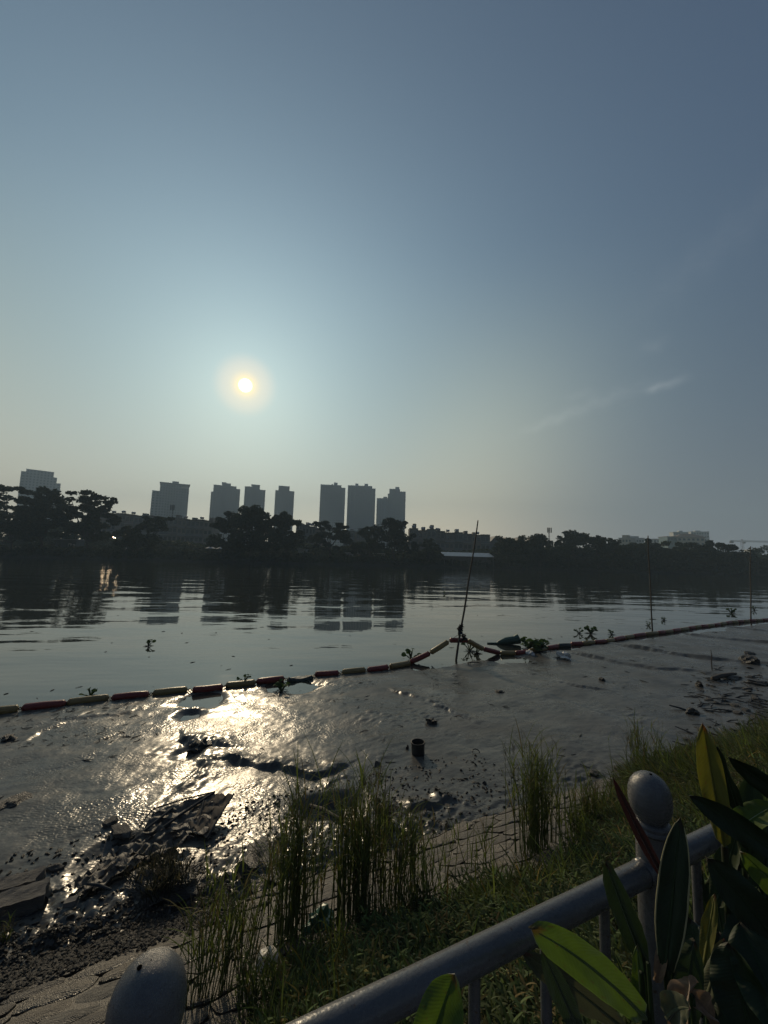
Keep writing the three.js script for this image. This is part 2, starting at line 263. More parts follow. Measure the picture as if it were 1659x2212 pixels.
function mudY(x, z) {
  const s = x * CA - z * SA, n = -x * SA - z * CA, w = waterline(s);
  let y = n < w ? 0.012 + 0.27 * Math.pow(clamp((w - n) / (w - 3.7), 0, 1.3), 1.2) : -0.012 - (n - w) * 0.05;
  const toe = Math.exp(-Math.pow((n - 3.75) / 0.55, 2)), left = 1 - sstep(s, 1.6, 3.6);
  y += 0.028 * fbm(s * 0.45, n * 0.8, 3) * sstep(n, 3.5, 6);
  y += 0.009 * noise(s * 2.1, n * 3.2) + 0.005 * noise(s * 5.5, n * 8.5) + 0.0035 * noise(s * 13, n * 19);
  y += toe * (0.02 + left * 0.05) * Math.abs(noise(s * 5.2, n * 6)) + toe * left * 0.03 * noise(s * 13, n * 14);
  // trampled, broken patches
  const rough = sstep(fbm(s * 0.5 + 11, n * 0.65 + 4, 3), 0.12, 0.42);
  y += rough * (0.022 * Math.abs(noise(s * 4.3, n * 6.1)) + 0.012 * noise(s * 10, n * 15));
  for (const { pts, h, w: wd, box } of SCARPS) {
    if (x < box[0] || x > box[1] || z < box[2] || z > box[3]) continue;
    let best = 1e9, side = 0, along = 0;
    for (let k = 0; k + 1 < pts.length; k++) {
      const a = pts[k], b = pts[k + 1], dx = b.x - a.x, dz = b.z - a.z, L = dx * dx + dz * dz, t = clamp(((x - a.x) * dx + (z - a.z) * dz) / L, 0, 1), ex = x - a.x - dx * t, ez = z - a.z - dz * t, d = Math.hypot(ex, ez);
      if (d < best) { best = d; side = dx * ez - dz * ex; along = (k + t) / (pts.length - 1); }
    }
    if (best > wd * 5) continue;
    const q = best * (side > 0 ? 1 : -1) + 0.08 * noise(x * 3.3, z * 3.3) + 0.035 * noise(x * 9, z * 9), fade = Math.min(1, 6 * Math.min(along, 1 - along) + 0.25);
    y += fade * h * (q < 0 ? 0.62 * Math.exp(-Math.pow(q / (wd * 2.0), 2)) : -0.28 * Math.exp(-Math.pow((q - wd * 0.3) / (wd * 0.5), 2)) + 0.62 * Math.exp(-Math.pow(q / (wd * 0.3), 2)) ) * (0.85 + 0.55 * noise(x * 1.1, z * 1.1) + (x * x + z * z < 120 ? 0.6 * noise(x * 5, z * 5) + 0.35 * noise(x * 14, z * 14) : 0.15 * noise(x * 3, z * 3)));
  }
  for (const [c, r, d] of POOLS) { const e = Math.hypot((x - c.x), (z - c.z) * 1.0) / r + 0.35 * noise(x * 2.2 + 5, z * 2.2); if (e < 1.6) y -= d * (1 - sstep(e, 0.35, 1.5)); }
  return y;
}
const mudAt = (px, py) => { let y = 0.1, p; for (let k = 0; k < 12; k++) { p = onY(px, py, y); y = lerp(y, Math.max(-0.0, mudY(p.x, p.z)), 0.6); } p.y = Math.max(0, mudY(p.x, p.z)); return p; };
structure(shadowed(new THREE.Mesh(polarSheet(geomSteps(3.0, 75, 1.0056), linSteps(-1.16, 1.12, 620), mudY, (x, z) => { const n = -x * SA - z * CA; return n > 3.25 && n < 14.5; }), M.mud)), 'mud_flat', 'wet grey brown mud flat between the slope and the river');

{ // the near side: slope base, walkway, ground behind the camera
  const mb = new MB(), S = [-260, -120, -60, -30, -16, ...linSteps(-10, -3, 40), ...linSteps(-2.9, 6, 240), ...linSteps(6.2, 16, 60), 22, 30, 45, 70, 120, 260], N = [0.35, 0.72, 0.85, ...linSteps(0.95, 4.05, 90), 4.4], id = [];
  for (const s of S) id.push(N.map((n) => { const y = (n < 0.85 ? 1.58 : slopeY(n)) - 0.006 + (n > 0.9 ? 0.026 * fbm(s * 1.5, n * 3.1, 4) : 0), p = shore(s, n, y); return mb.v(p.x, p.y, p.z, s, n); }));
  for (let k = 0; k + 1 < S.length; k++) for (let j = 0; j + 1 < N.length; j++) mb.i.push(id[k][j], id[k + 1][j + 1], id[k][j + 1], id[k][j], id[k + 1][j], id[k + 1][j + 1]);
  var embankment = structure(shadowed(new THREE.Mesh(mb.geo(), M.mortar)), 'embankment', 'sloping stone pitched river embankment below the railing');
  const wk = new MB(); wk.quad(shore(-260, -3.2, 1.56), shore(260, -3.2, 1.56), shore(260, 0.4, 1.56), shore(-260, 0.4, 1.56));
  structure(wk.build('walkway', M.paving, null, { uv: 1 }), 'walkway', 'concrete walkway behind the railing');
  const gd = new MB(); gd.quad(shore(-420, -300, 1.5), shore(420, -300, 1.5), shore(420, -3.15, 1.5), shore(-420, -3.15, 1.5));
  structure(gd.build('ground', M.farLand, null, { uv: 1 }), 'ground', 'open ground on the near side behind the walkway');
}
{ // stones of the slope: irregular cells, each clipped against its neighbours
  const r = rng(5), sx = 0.36, sn = 0.165, sites = new Map(), key = (i, j) => i + '_' + j;
  for (let i = -26; i < 52; i++) for (let j = -1; j < 20; j++) sites.set(key(i, j), [(i + (j & 1) * 0.5 + (r() - 0.5) * 0.75) * sx, 0.95 + (j + (r() - 0.5) * 0.62) * sn]);
  const tones = [[0.082, 0.068, 0.05], [0.066, 0.059, 0.047], [0.09, 0.074, 0.053], [0.058, 0.05, 0.04], [0.074, 0.068, 0.057]].map(([a, b, c], k) => mat(a, b, c, 0.5 + 0.06 * k, { map: rep(blotch, 2.2 + 0.3 * k), bumpMap: rep(stoneBump, 1.6 + 0.2 * k), bumpScale: 0.03, roughnessMap: rep(blotch, 1.7) }));
  const rest = tones.map(() => new MB()); let made = 0;
  for (let i = -24; i < 50; i++) for (let j = 0; j < 18; j++) {
    const [cs, cn] = sites.get(key(i, j));
    if (cn > 3.78 + 0.2 * noise(cs * 1.7, 3) || cn < 0.98) continue;
    let poly = [[-0.33, -0.14], [0.33, -0.14], [0.33, 0.14], [-0.33, 0.14]].map(([a, b]) => [a + cs, b + cn]);
    for (let di = -2; di <= 2; di++) for (let dj = -2; dj <= 2; dj++) {
      const q = sites.get(key(i + di, j + dj)); if (!q || (!di && !dj)) continue;
      const nx = (q[0] - cs) / sx / sx, ny = (q[1] - cn) / sn / sn, mx = (q[0] + cs) / 2, my = (q[1] + cn) / 2, sd = (p) => (p[0] - mx) * nx + (p[1] - my) * ny, out = [];
      for (let k = 0; k < poly.length; k++) { const a = poly[k], b = poly[(k + 1) % poly.length], da = sd(a), db = sd(b); if (da <= 0) out.push(a); if (da * db < 0) { const t = da / (da - db); out.push([lerp(a[0], b[0], t), lerp(a[1], b[1], t)]); } }
      poly = out;
    }
    if (poly.length < 3) continue;
    const cut = []; for (let k = 0; k < poly.length; k++) { const a = poly[k], b = poly[(k + 1) % poly.length]; cut.push([lerp(a[0], b[0], 0.2), lerp(a[1], b[1], 0.2)], [lerp(a[0], b[0], 0.8), lerp(a[1], b[1], 0.8)]); }
    const mcs = cut.reduce((a, p) => a + p[0], 0) / cut.length, mcn = cut.reduce((a, p) => a + p[1], 0) / cut.length;
    const tilt = [(r() - 0.5) * 0.05, (r() - 0.5) * 0.09], lift = 0.002 + r() * 0.014, shrink = 0.91 + r() * 0.06;
    const ring = (k, up, jit) => cut.map(([a, b]) => { const ds = (a - mcs) * k, dn = (b - mcn) * k, h = up < -0.01 ? up : up + ds * tilt[0] + dn * tilt[1] + jit * noise((mcs + ds) * 9, (mcn + dn) * 9); return shore(mcs + ds, mcn + dn, slopeY(mcn + dn) + h); });
    const center = shore(mcs, mcn, slopeY(mcn)), R = [ring(shrink, -0.05, 0), ring(shrink * 0.985, lift * 0.5, 0.006), ring(shrink * 0.88, lift, 0.009), ring(shrink * 0.5, lift + 0.003, 0.016)];
    const solo = ((cs > -1.9 && cs < 0.8) || (cn > 2.45 && cs > 0 && cs < 4.6)) && made < 295, mb = solo ? new MB() : rest[(i * 7 + j * 3) % 5 < 0 ? 0 : (Math.abs(i * 7 + j * 3)) % 5], o = solo ? center : V(0, 0, 0);
    const idr = R.map((ps) => ps.map((p) => mb.v(p.x - o.x, p.y - o.y, p.z - o.z, sOf(p), nOf(p))));
    for (let q = 0; q < 3; q++) for (let k = 0; k < cut.length; k++) { const k2 = (k + 1) % cut.length; mb.i.push(idr[q][k], idr[q][k2], idr[q + 1][k2], idr[q][k], idr[q + 1][k2], idr[q + 1][k]); }
    const c = mb.v(center.x - o.x, center.y + lift + 0.006 - o.y, center.z - o.z, mcs, mcn); for (let k = 0; k < cut.length; k++) mb.i.push(idr[3][k], idr[3][(k + 1) % cut.length], c);
    if (solo) { const m = mb.build('stone', tones[Math.abs(i * 7 + j * 3) % 5], embankment, { crease: 0.7 }); m.position.copy(center); made++; }
  }
  rest.forEach((mb, k) => mb.i.length && mb.build('stone', tones[k], embankment, { crease: 0.7, kind: 'stuff' }));
}

// the far bank: where its waterline is seen, and how far away that is
const BANK = [[-480, 1150, 90], [-250, 1180, 92], [0, 1206, 94], [300, 1212, 97], [600, 1219, 103], [850, 1223, 110], [1230, 1233, 116], [1500, 1240, 118], [1700, 1246, 119], [1950, 1256, 119], [2200, 1270, 118]].map(([px, , d]) => { const p = atDepth(px, 1200, d); p.y = 0; return p; });
{
  const mb = new MB(), prof = [[-3, -0.8], [0, -0.05], [0.8, 0.7], [2.4, 1.25], [6, 1.6], [30, 1.9], [90, 2.2], [280, 2.2], [560, 2.2]], id = [], pts = [];
  for (let k = 0; k + 1 < BANK.length; k++) for (let t = 0; t < 24; t++) pts.push(BANK[k].clone().lerp(BANK[k + 1], t / 24)); pts.push(BANK[BANK.length - 1]);
  for (const [k, p] of pts.entries()) id.push(prof.map(([d, y], j) => { const l = Math.hypot(p.x, p.z), w = j && j < 6 ? 0.5 * noise(k * 0.7, j) : 0, f = (l + d + w) / l; return mb.v(p.x * f, y + (j > 0 && j < 7 ? 0.22 * noise(k * 0.55, j * 2.3) : 0), p.z * f, p.x * f, -p.z * f); }));
  for (let k = 0; k + 1 < id.length; k++) for (let j = 0; j + 1 < prof.length; j++) mb.i.push(id[k][j], id[k + 1][j], id[k + 1][j + 1], id[k][j], id[k + 1][j + 1], id[k][j + 1]);
  structure(shadowed(new THREE.Mesh(mb.geo(), M.farLand)), 'far_bank', 'dark low far bank of the river');
}

// ------------------------------------------------------------------ far trees and undergrowth
function clump(mb, p, size, r) {      // a ragged leaf cluster: two crossed irregular triangles pairs
  for (let k = 0; k < 2; k++) {
    const th = r() * 6.28, ph = (r() - 0.5) * 2.2, a = V(Math.cos(th) * Math.cos(ph), Math.sin(ph), Math.sin(th) * Math.cos(ph)), b = V(-Math.sin(th), (r() - 0.5) * 1.2, Math.cos(th)).normalize(), q = [];
    for (const [x, y] of [[-0.5, -0.1], [-0.1, -0.45], [0.5, -0.15], [0.2, 0.5]]) q.push(p.clone().addScaledVector(a, (x + (r() - 0.5) * 0.35) * size).addScaledVector(b, (y + (r() - 0.5) * 0.35) * size));
    mb.quad(...q);
  }
}
let treeSeed = 100;
// lobes: [px, py, half width, half height] as seen, at the tree's real distance; trunk foot at [px, py]
function tree(name, label, depth, lobes, foot, material, o = {}) {
  const r = rng(treeSeed++), k = depth / FOCAL, base = atDepth(foot[0], foot[1], depth); base.y = 1.3;
  const t = thing(name, label, 'tree', base, o.group ?? 'trees on the far bank'), cr = new MB(), tr = new MB();
  for (const [px, py, rx, ry] of lobes) {
    const c = atDepth(px, py, depth).sub(base), R = V(rx * k, ry * k, Math.min(rx * k, 4.5) * 0.9), size = o.leaf ?? 0.56, n = Math.round(clamp(R.x * R.y * 3.14 * 60 * (o.dense ?? 1), 40, 2600));
    const dz = (r() - 0.5) * 2.4, nc = Math.round(clamp(R.x * R.y * 1.5, 6, 44));
    for (let q = 0; q < nc; q++) {                 // leafy boughs, each a small uneven cloud of leaf clusters
      let x, y, z; do { x = r() * 2 - 1; y = r() * 2 - 1; z = r() * 2 - 1; } while (x * x + y * y + z * z > 1);
      const sp = 1.08 + 0.25 * r(), bx = c.x + x * R.x * sp, by = c.y + (y * sp + (o.tiers ? 0.15 * x * x : 0)) * R.y, bz = c.z + dz + z * R.z * sp;
      const br = (0.16 + 0.26 * r()) * Math.min(R.x, R.z * 1.3) + 0.25, bv = br * (o.tiers ? 0.28 + 0.25 * r() : 0.5 + 0.35 * r()), tx = (r() - 0.5) * 0.7, tz = (r() - 0.5) * 0.5;
      for (let j = 0; j < Math.max(6, 1.25 * n / nc); j++) { let u, v, w; do { u = r() * 2 - 1; v = r() * 2 - 1; w = r() * 2 - 1; } while (u * u + v * v + w * w > 1); clump(cr, V(bx + u * br, by + v * bv + u * br * tx * (o.tiers ? 0.4 : 0.8) + w * br * tz * 0.3, bz + w * br), size * (0.5 + r() * 0.8), r); }
    }
    const top = V(c.x, c.y - R.y * 0.3, c.z + dz), fork = V((r() - 0.5) * 0.6, Math.max(0.8, Math.min(top.y * 0.45, 3.2)), (r() - 0.5) * 0.4);
    tr.tube([fork, fork.clone().lerp(top, 0.5).add(V((r() - 0.5) * 0.9, 0.3, 0)), top], [0.2 * (o.trunk ?? 1), 0.13 * (o.trunk ?? 1), 0.05], 5, false);
  }
  tr.tube([V(0, -0.6, 0), V(0.08, 1.2, 0), V(0, 3.0, 0)], [0.34 * (o.trunk ?? 1), 0.28 * (o.trunk ?? 1), 0.2 * (o.trunk ?? 1)], 7);
  tr.build('trunk', M.bark, t); cr.build('crown', material, t);
  return t;
}
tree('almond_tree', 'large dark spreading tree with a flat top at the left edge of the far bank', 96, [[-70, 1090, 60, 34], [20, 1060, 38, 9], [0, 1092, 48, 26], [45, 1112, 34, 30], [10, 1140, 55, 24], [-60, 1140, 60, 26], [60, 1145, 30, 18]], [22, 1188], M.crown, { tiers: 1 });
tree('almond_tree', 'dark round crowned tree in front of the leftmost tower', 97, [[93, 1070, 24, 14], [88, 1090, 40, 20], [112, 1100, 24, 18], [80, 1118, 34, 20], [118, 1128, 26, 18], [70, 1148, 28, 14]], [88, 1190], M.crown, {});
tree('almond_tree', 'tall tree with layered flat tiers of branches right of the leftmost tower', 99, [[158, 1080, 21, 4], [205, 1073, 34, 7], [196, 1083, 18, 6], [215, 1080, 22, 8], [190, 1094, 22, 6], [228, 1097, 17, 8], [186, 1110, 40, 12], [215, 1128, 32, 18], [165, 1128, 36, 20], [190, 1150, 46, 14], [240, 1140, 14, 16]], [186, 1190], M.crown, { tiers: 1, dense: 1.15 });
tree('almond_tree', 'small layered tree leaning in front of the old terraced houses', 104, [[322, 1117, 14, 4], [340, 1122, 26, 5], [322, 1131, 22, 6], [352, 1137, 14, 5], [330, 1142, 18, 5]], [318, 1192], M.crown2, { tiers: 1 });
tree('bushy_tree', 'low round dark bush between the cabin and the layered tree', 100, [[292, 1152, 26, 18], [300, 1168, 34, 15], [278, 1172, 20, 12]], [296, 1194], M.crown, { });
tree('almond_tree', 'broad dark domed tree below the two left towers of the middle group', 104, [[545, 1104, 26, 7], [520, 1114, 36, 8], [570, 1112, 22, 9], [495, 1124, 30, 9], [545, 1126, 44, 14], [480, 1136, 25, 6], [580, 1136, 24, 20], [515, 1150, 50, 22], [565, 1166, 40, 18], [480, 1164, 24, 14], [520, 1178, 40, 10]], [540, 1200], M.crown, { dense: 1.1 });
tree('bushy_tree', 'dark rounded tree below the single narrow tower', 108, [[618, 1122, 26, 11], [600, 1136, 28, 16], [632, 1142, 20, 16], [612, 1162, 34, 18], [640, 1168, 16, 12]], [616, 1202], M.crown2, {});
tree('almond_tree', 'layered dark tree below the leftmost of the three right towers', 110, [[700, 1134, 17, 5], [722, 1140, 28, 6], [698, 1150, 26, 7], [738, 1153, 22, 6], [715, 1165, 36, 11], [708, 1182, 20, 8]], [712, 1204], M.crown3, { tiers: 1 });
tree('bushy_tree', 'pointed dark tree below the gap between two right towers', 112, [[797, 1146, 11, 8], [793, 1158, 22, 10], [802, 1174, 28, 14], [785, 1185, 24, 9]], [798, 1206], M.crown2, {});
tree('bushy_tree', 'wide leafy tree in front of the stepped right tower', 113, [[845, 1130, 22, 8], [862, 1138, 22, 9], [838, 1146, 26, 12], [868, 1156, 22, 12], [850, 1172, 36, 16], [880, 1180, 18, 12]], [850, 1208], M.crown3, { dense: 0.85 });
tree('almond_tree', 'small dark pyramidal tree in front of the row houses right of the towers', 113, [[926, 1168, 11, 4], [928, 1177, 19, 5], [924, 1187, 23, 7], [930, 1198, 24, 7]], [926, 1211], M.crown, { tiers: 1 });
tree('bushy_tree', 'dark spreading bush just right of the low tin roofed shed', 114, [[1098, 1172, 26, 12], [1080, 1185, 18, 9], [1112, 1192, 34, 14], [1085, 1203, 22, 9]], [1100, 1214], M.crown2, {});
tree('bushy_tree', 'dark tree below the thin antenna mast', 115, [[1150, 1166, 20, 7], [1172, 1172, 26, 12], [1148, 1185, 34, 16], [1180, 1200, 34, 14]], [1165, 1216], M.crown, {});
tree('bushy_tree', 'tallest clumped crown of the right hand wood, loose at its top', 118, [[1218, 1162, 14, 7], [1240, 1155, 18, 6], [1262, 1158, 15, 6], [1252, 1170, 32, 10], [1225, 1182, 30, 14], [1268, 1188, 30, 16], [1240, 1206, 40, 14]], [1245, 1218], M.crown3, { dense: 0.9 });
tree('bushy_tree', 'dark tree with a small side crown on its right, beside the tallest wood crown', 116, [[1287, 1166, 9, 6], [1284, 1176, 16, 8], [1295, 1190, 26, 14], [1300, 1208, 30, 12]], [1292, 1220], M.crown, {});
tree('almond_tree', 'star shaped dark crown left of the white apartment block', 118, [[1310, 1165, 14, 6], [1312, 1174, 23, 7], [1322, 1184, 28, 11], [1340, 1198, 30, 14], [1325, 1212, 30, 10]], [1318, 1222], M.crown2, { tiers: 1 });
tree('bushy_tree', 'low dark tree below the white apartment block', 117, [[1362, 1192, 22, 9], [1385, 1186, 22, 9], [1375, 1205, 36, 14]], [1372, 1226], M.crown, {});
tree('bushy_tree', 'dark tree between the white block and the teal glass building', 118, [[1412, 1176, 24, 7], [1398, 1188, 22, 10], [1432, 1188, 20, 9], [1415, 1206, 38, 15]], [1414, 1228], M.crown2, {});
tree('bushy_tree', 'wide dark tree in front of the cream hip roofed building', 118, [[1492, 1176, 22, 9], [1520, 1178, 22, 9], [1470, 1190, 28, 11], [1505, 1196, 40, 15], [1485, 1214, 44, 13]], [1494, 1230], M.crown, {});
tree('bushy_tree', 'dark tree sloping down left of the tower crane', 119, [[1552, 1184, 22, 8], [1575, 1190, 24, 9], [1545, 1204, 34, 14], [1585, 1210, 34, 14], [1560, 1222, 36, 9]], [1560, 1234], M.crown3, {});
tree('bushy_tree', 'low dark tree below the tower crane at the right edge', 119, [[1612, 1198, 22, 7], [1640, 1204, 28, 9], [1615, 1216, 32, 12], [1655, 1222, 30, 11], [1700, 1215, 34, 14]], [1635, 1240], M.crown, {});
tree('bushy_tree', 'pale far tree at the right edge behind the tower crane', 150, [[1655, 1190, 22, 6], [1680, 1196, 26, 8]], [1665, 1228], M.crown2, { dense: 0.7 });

{ // low undergrowth along the waterline: one mass
  const r = rng(33), mb = new MB();
  for (let k = 2; k + 1 < BANK.length - 1; k++) {
    const a = BANK[k], b = BANK[k + 1], L = a.distanceTo(b), n = Math.round(L * 95);
    for (let j = 0; j < n; j++) {
      const t = r(), p = a.clone().lerp(b, t), l = Math.hypot(p.x, p.z), hgt = 0.5 + 1.1 * Math.max(0, 0.5 + noise(p.x * 0.16, k)) , d = 0.4 + r() * 6.5, f = (l + d) / l, g = d < 2.4 ? d * 0.5 : 1.25 + (d - 2.4) * 0.08;
      p.multiplyScalar(f); p.y = g + Math.pow(r(), 1.6) * hgt * (0.35 + d / 5);
      clump(mb, p, 0.5 + r() * 0.5, r);
    }
  }
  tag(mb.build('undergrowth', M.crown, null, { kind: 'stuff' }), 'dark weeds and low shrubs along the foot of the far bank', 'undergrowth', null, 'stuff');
  const m2 = new MB();
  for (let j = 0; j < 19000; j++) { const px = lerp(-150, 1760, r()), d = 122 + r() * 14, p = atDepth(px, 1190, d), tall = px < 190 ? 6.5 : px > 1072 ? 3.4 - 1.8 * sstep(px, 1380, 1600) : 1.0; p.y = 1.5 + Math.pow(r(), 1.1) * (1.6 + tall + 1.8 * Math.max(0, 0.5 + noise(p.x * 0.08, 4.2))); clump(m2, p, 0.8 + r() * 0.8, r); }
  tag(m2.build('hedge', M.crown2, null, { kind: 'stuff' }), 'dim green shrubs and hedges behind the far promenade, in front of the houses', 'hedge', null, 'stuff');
}

// ------------------------------------------------------------------ towers and houses
// a tower of bays: [from, to, drop of its top (storeys), how far it stands forward]; width and height come from where it is seen and how far it stands
function tower(label, px0, px1, pyTop, depth, bays, o = {}) {
  const k = depth / FOCAL, mid = atDepth((px0 + px1) / 2, pyTop, depth), W = (px1 - px0) * k * Math.cos(Math.atan2(mid.x, -mid.z)) * 0.97, Hh = mid.y - 2, st = 3.3, nF = Math.floor(Hh / st);
  const t = thing('apartment_tower', label, 'building', V(mid.x, 2, mid.z), 'tower blocks on the skyline', Math.atan2(-mid.x, -mid.z) + (o.turn ?? 0));
  const body = new MB(), slab = new MB(), win = new MB(), fin = new MB();
  for (const [a, b, drop, fwd] of bays) {
    const x0 = (a - 0.5) * W, w = (b - a) * W, cx = x0 + w / 2, fl = nF - drop, h = fl * st, D = (o.deep ?? 22) + fwd;
    body.box(cx, 0, D / 2 - 11, Math.max(1, w - 1.5), h, D); body.box(cx, 0, D / 2 - 14, w - 0.002, h - 1.2, D - 6 - drop * 0.01);
    const zf = D - 11, nw = Math.max(1, Math.round(w / 3.4));
    for (let f = 1; f < fl; f++) {
      slab.box(cx, f * st - 0.12, zf + 0.35, w * 0.9, 0.24, 0.7);
      for (let q = 0; q < nw; q++) win.box(x0 + (q + 0.5) * w / nw, f * st + 0.9, zf + 0.03, w / nw * 0.5, 1.7, 0.1);
    }
    for (const xx of [x0 + 0.25, x0 + w - 0.25]) fin.box(xx, 0, zf + 0.5, 0.5, h + 0.6, 1.0);
    new MB().box(cx, h, 0, w * 0.94, 1.1, D * 0.9).build('parapet', o.m ?? M.tower, t, { uv: 1 });
  }
  body.build('wall', o.m ?? M.tower, t, { uv: 1 }); slab.build('balcony_slab', o.m ?? M.tower, t, { uv: 1, kind: 'stuff' }); win.build('window', M.pane, t, { kind: 'stuff' }); fin.build('pier', o.m ?? M.tower, t, { uv: 1 });
  for (const [a, b, h, drop = 0] of o.tops ?? []) new MB().box(((a + b) / 2 - 0.5) * W, (nF - drop) * st + 1, -2, (b - a) * W, h, 9).build('lift_house', o.m ?? M.tower, t, { uv: 1 });
  if (o.canopy) new MB().box(((o.canopy[0] + o.canopy[1]) / 2 - 0.5) * W, nF * st + 1.2, 0, (o.canopy[1] - o.canopy[0]) * W, 0.9, 27).build('roof_canopy', o.m ?? M.tower, t, { uv: 1 });
  return t;
}
const st5 = (ws, fw, dr) => { let x = 0; return ws.map((w, k) => { const b = [x, x + w, dr[k], fw[k]]; x += w; return b; }); };
tower('pale stepped tower at the far left, lower on its right', 46, 148, 1022, 470, st5([0.10, 0.30, 0.30, 0.08, 0.10, 0.12], [0, 2, 1, 2, 0, 1], [1, 0, 0, 2, 4, 9]), { deep: 26, m: M.grey });
tower('wide tower with a flat roof canopy and a lift house, left of the sun', 330, 411, 1047, 480, st5([0.2, 0.22, 0.14, 0.22, 0.22], [1, 2.5, 0, 2.5, 1.2], [3, 0, 0, 0, 1]), { tops: [[0.52, 0.7, 5]], canopy: [0.18, 1.02], m: M.grey });
tower('brownish ribbed tower, left one of the pair under the sun', 457, 521, 1046, 540, st5([0.07, 0.12, 0.17, 0.14, 0.16, 0.2, 0.14], [0, 1, 2, 0, 2, 1, 0], [4, 1, 1, 0, 0, 1, 2]), { tops: [[0.34, 0.5, 2.5]], m: M.towerB });
tower('narrower ribbed tower, right one of the pair under the sun', 529, 575, 1047, 545, st5([0.14, 0.2, 0.14, 0.24, 0.28], [0, 2, 0, 1.5, 0], [1, 1, 0, 0, 2]), { tops: [[0.3, 0.46, 1.5]], m: M.towerB });
tower('single narrow tower standing alone between the two groups', 595, 637, 1052, 550, st5([0.16, 0.3, 0.28, 0.26], [0, 2, 1, 0], [2, 0, 0, 2]), { tops: [[0.34, 0.5, 1.2]], m: M.towerB });
tower('leftmost of the three close set right towers, one lift house on its roof', 692, 747, 1051, 530, st5([0.2, 0.16, 0.14, 0.16, 0.18, 0.16], [0, 1.5, 0, 2.2, 0.6, 1.4], [0, 0, 0, 0, 0, 1]), { tops: [[0.53, 0.68, 5], [0.43, 0.48, 2.6]], m: M.tower });
tower('middle of the three close set right towers, two lift houses on its roof', 751, 812, 1052, 530, st5([0.12, 0.16, 0.16, 0.12, 0.16, 0.16, 0.12], [0, 1.5, 0.4, 0, 2.2, 0.6, 1.4], [0, 0, 0, 0, 0, 0, 1]), { tops: [[0.26, 0.37, 4.2], [0.6, 0.73, 4.4]], m: M.tower });
tower('rightmost of the three close set towers, its left half three storeys lower', 814, 877, 1059, 530, st5([0.18, 0.20, 0.05, 0.17, 0.2, 0.2], [0.5, 1.5, 0, 2.2, 0.6, 1.4], [4, 4, 2, 0, 0, 1]), { tops: [[0.64, 0.78, 4.4], [0.22, 0.36, 3.4, 4]], m: M.tower });

// old terraced houses: one thing per house
const houseTone = [M.dull, M.dullB, M.dullC, M.roof];
function terraceHouse(label, px0, px1, pyTop, depth, k, group) {
  const c = depth / FOCAL, mid = atDepth((px0 + px1) / 2, pyTop, depth), W = (px1 - px0) * c - 0.04, H = mid.y - 1.9, r = rng(700 + k * 17 + Math.round(px0)), m = houseTone[k % 3];
  const t = thing('terraced_house', label, 'house', V(mid.x, 1.9, mid.z), group, Math.atan2(-mid.x, -mid.z) * 0.25);
  new MB().box(0, 0, -5, W, H, 10).build('wall', m, t, { uv: 1 });
  const fl = Math.max(2, Math.round(H / 3.4)), sh = H / fl, win = [];
  for (let f = 0; f < fl; f++) for (let q = 0; q < 2; q++) { const mb = new MB(); mb.box((q - 0.5) * W * 0.46, f * sh + sh * 0.32, 0.06, W * 0.3, sh * 0.44, 0.16); mb.build('window', M.pane, t); }
  for (let f = 1; f < fl; f++) new MB().box(0, f * sh - 0.1, 0.45, W * 0.96, 0.22, 0.9).build('balcony', k % 2 ? M.dullB : M.grey, t, { uv: 1 });
  new MB().box(0, H, -4.6, W * 1.01, 0.35, 10.3).build('roof', k % 3 === 1 ? M.roof : M.slate, t, { uv: 1 });
  if (r() < 0.62) { const x = (r() - 0.5) * W * 0.6, mb = new MB(); mb.tube([V(x - 0.7, H + 1.25, -3), V(x + 0.7, H + 1.25, -3)], 0.5, 8); for (const d of [-0.5, 0.5]) mb.bar(V(x + d, H + 0.3, -3), V(x + d, H + 0.9, -3), 0.06, 0.06, 4); mb.build('water_tank', M.tank, t); }
  if (r() < 0.45) new MB().box((r() - 0.5) * W * 0.4, H + 0.35, -6, W * 0.4, 1.3 + r(), 3).build('stair_house', m, t, { uv: 1 });
  return t;
}
const NTH = ['first', 'second', 'third', 'fourth', 'fifth', 'sixth', 'seventh', 'eighth', 'ninth', 'tenth', 'eleventh', 'twelfth', 'thirteenth', 'fourteenth', 'fifteenth', 'sixteenth', 'seventeenth', 'eighteenth', 'nineteenth', 'twentieth'];
{
  const n = 14; for (let k = 0; k < n; k++) { const a = lerp(196, 460, k / n), b = lerp(196, 460, (k + 1) / n); terraceHouse(`dim old terraced house, ${NTH[k]} from the left in the row behind the left trees`, a, b, lerp(1106, 1127, (k + 0.5) / n) + (k * 7 % 3) - 1, 165, k, 'long terrace on the left'); }
  for (let k = 0; k < 4; k++) terraceHouse(`dim terraced house, ${NTH[k]} from the left, right of the broad domed tree`, 640 + k * 14, 654 + k * 14, 1132 + k * 3.5 + (k % 2) * 2, 150, k + 1, 'short terrace in the middle');
  const hs = [0, 3, -1, 2, 4, 2, 4, 5, 3]; for (let k = 0; k < 9; k++) terraceHouse(`grey row house, ${NTH[k]} from the left in the row right of the towers`, 884 + k * 19.4, 884 + (k + 1) * 19.4, 1143 + k * 1.3 + hs[k], 158, k, 'row houses right of the towers');
  for (let k = 0; k < 3; k++) terraceHouse(`low plain house, ${NTH[k]} from the left, below the three right towers`, 742 + k * 26, 766 + k * 26, 1148 + k * 2, 170, k + 2, 'low houses below the right towers');
}
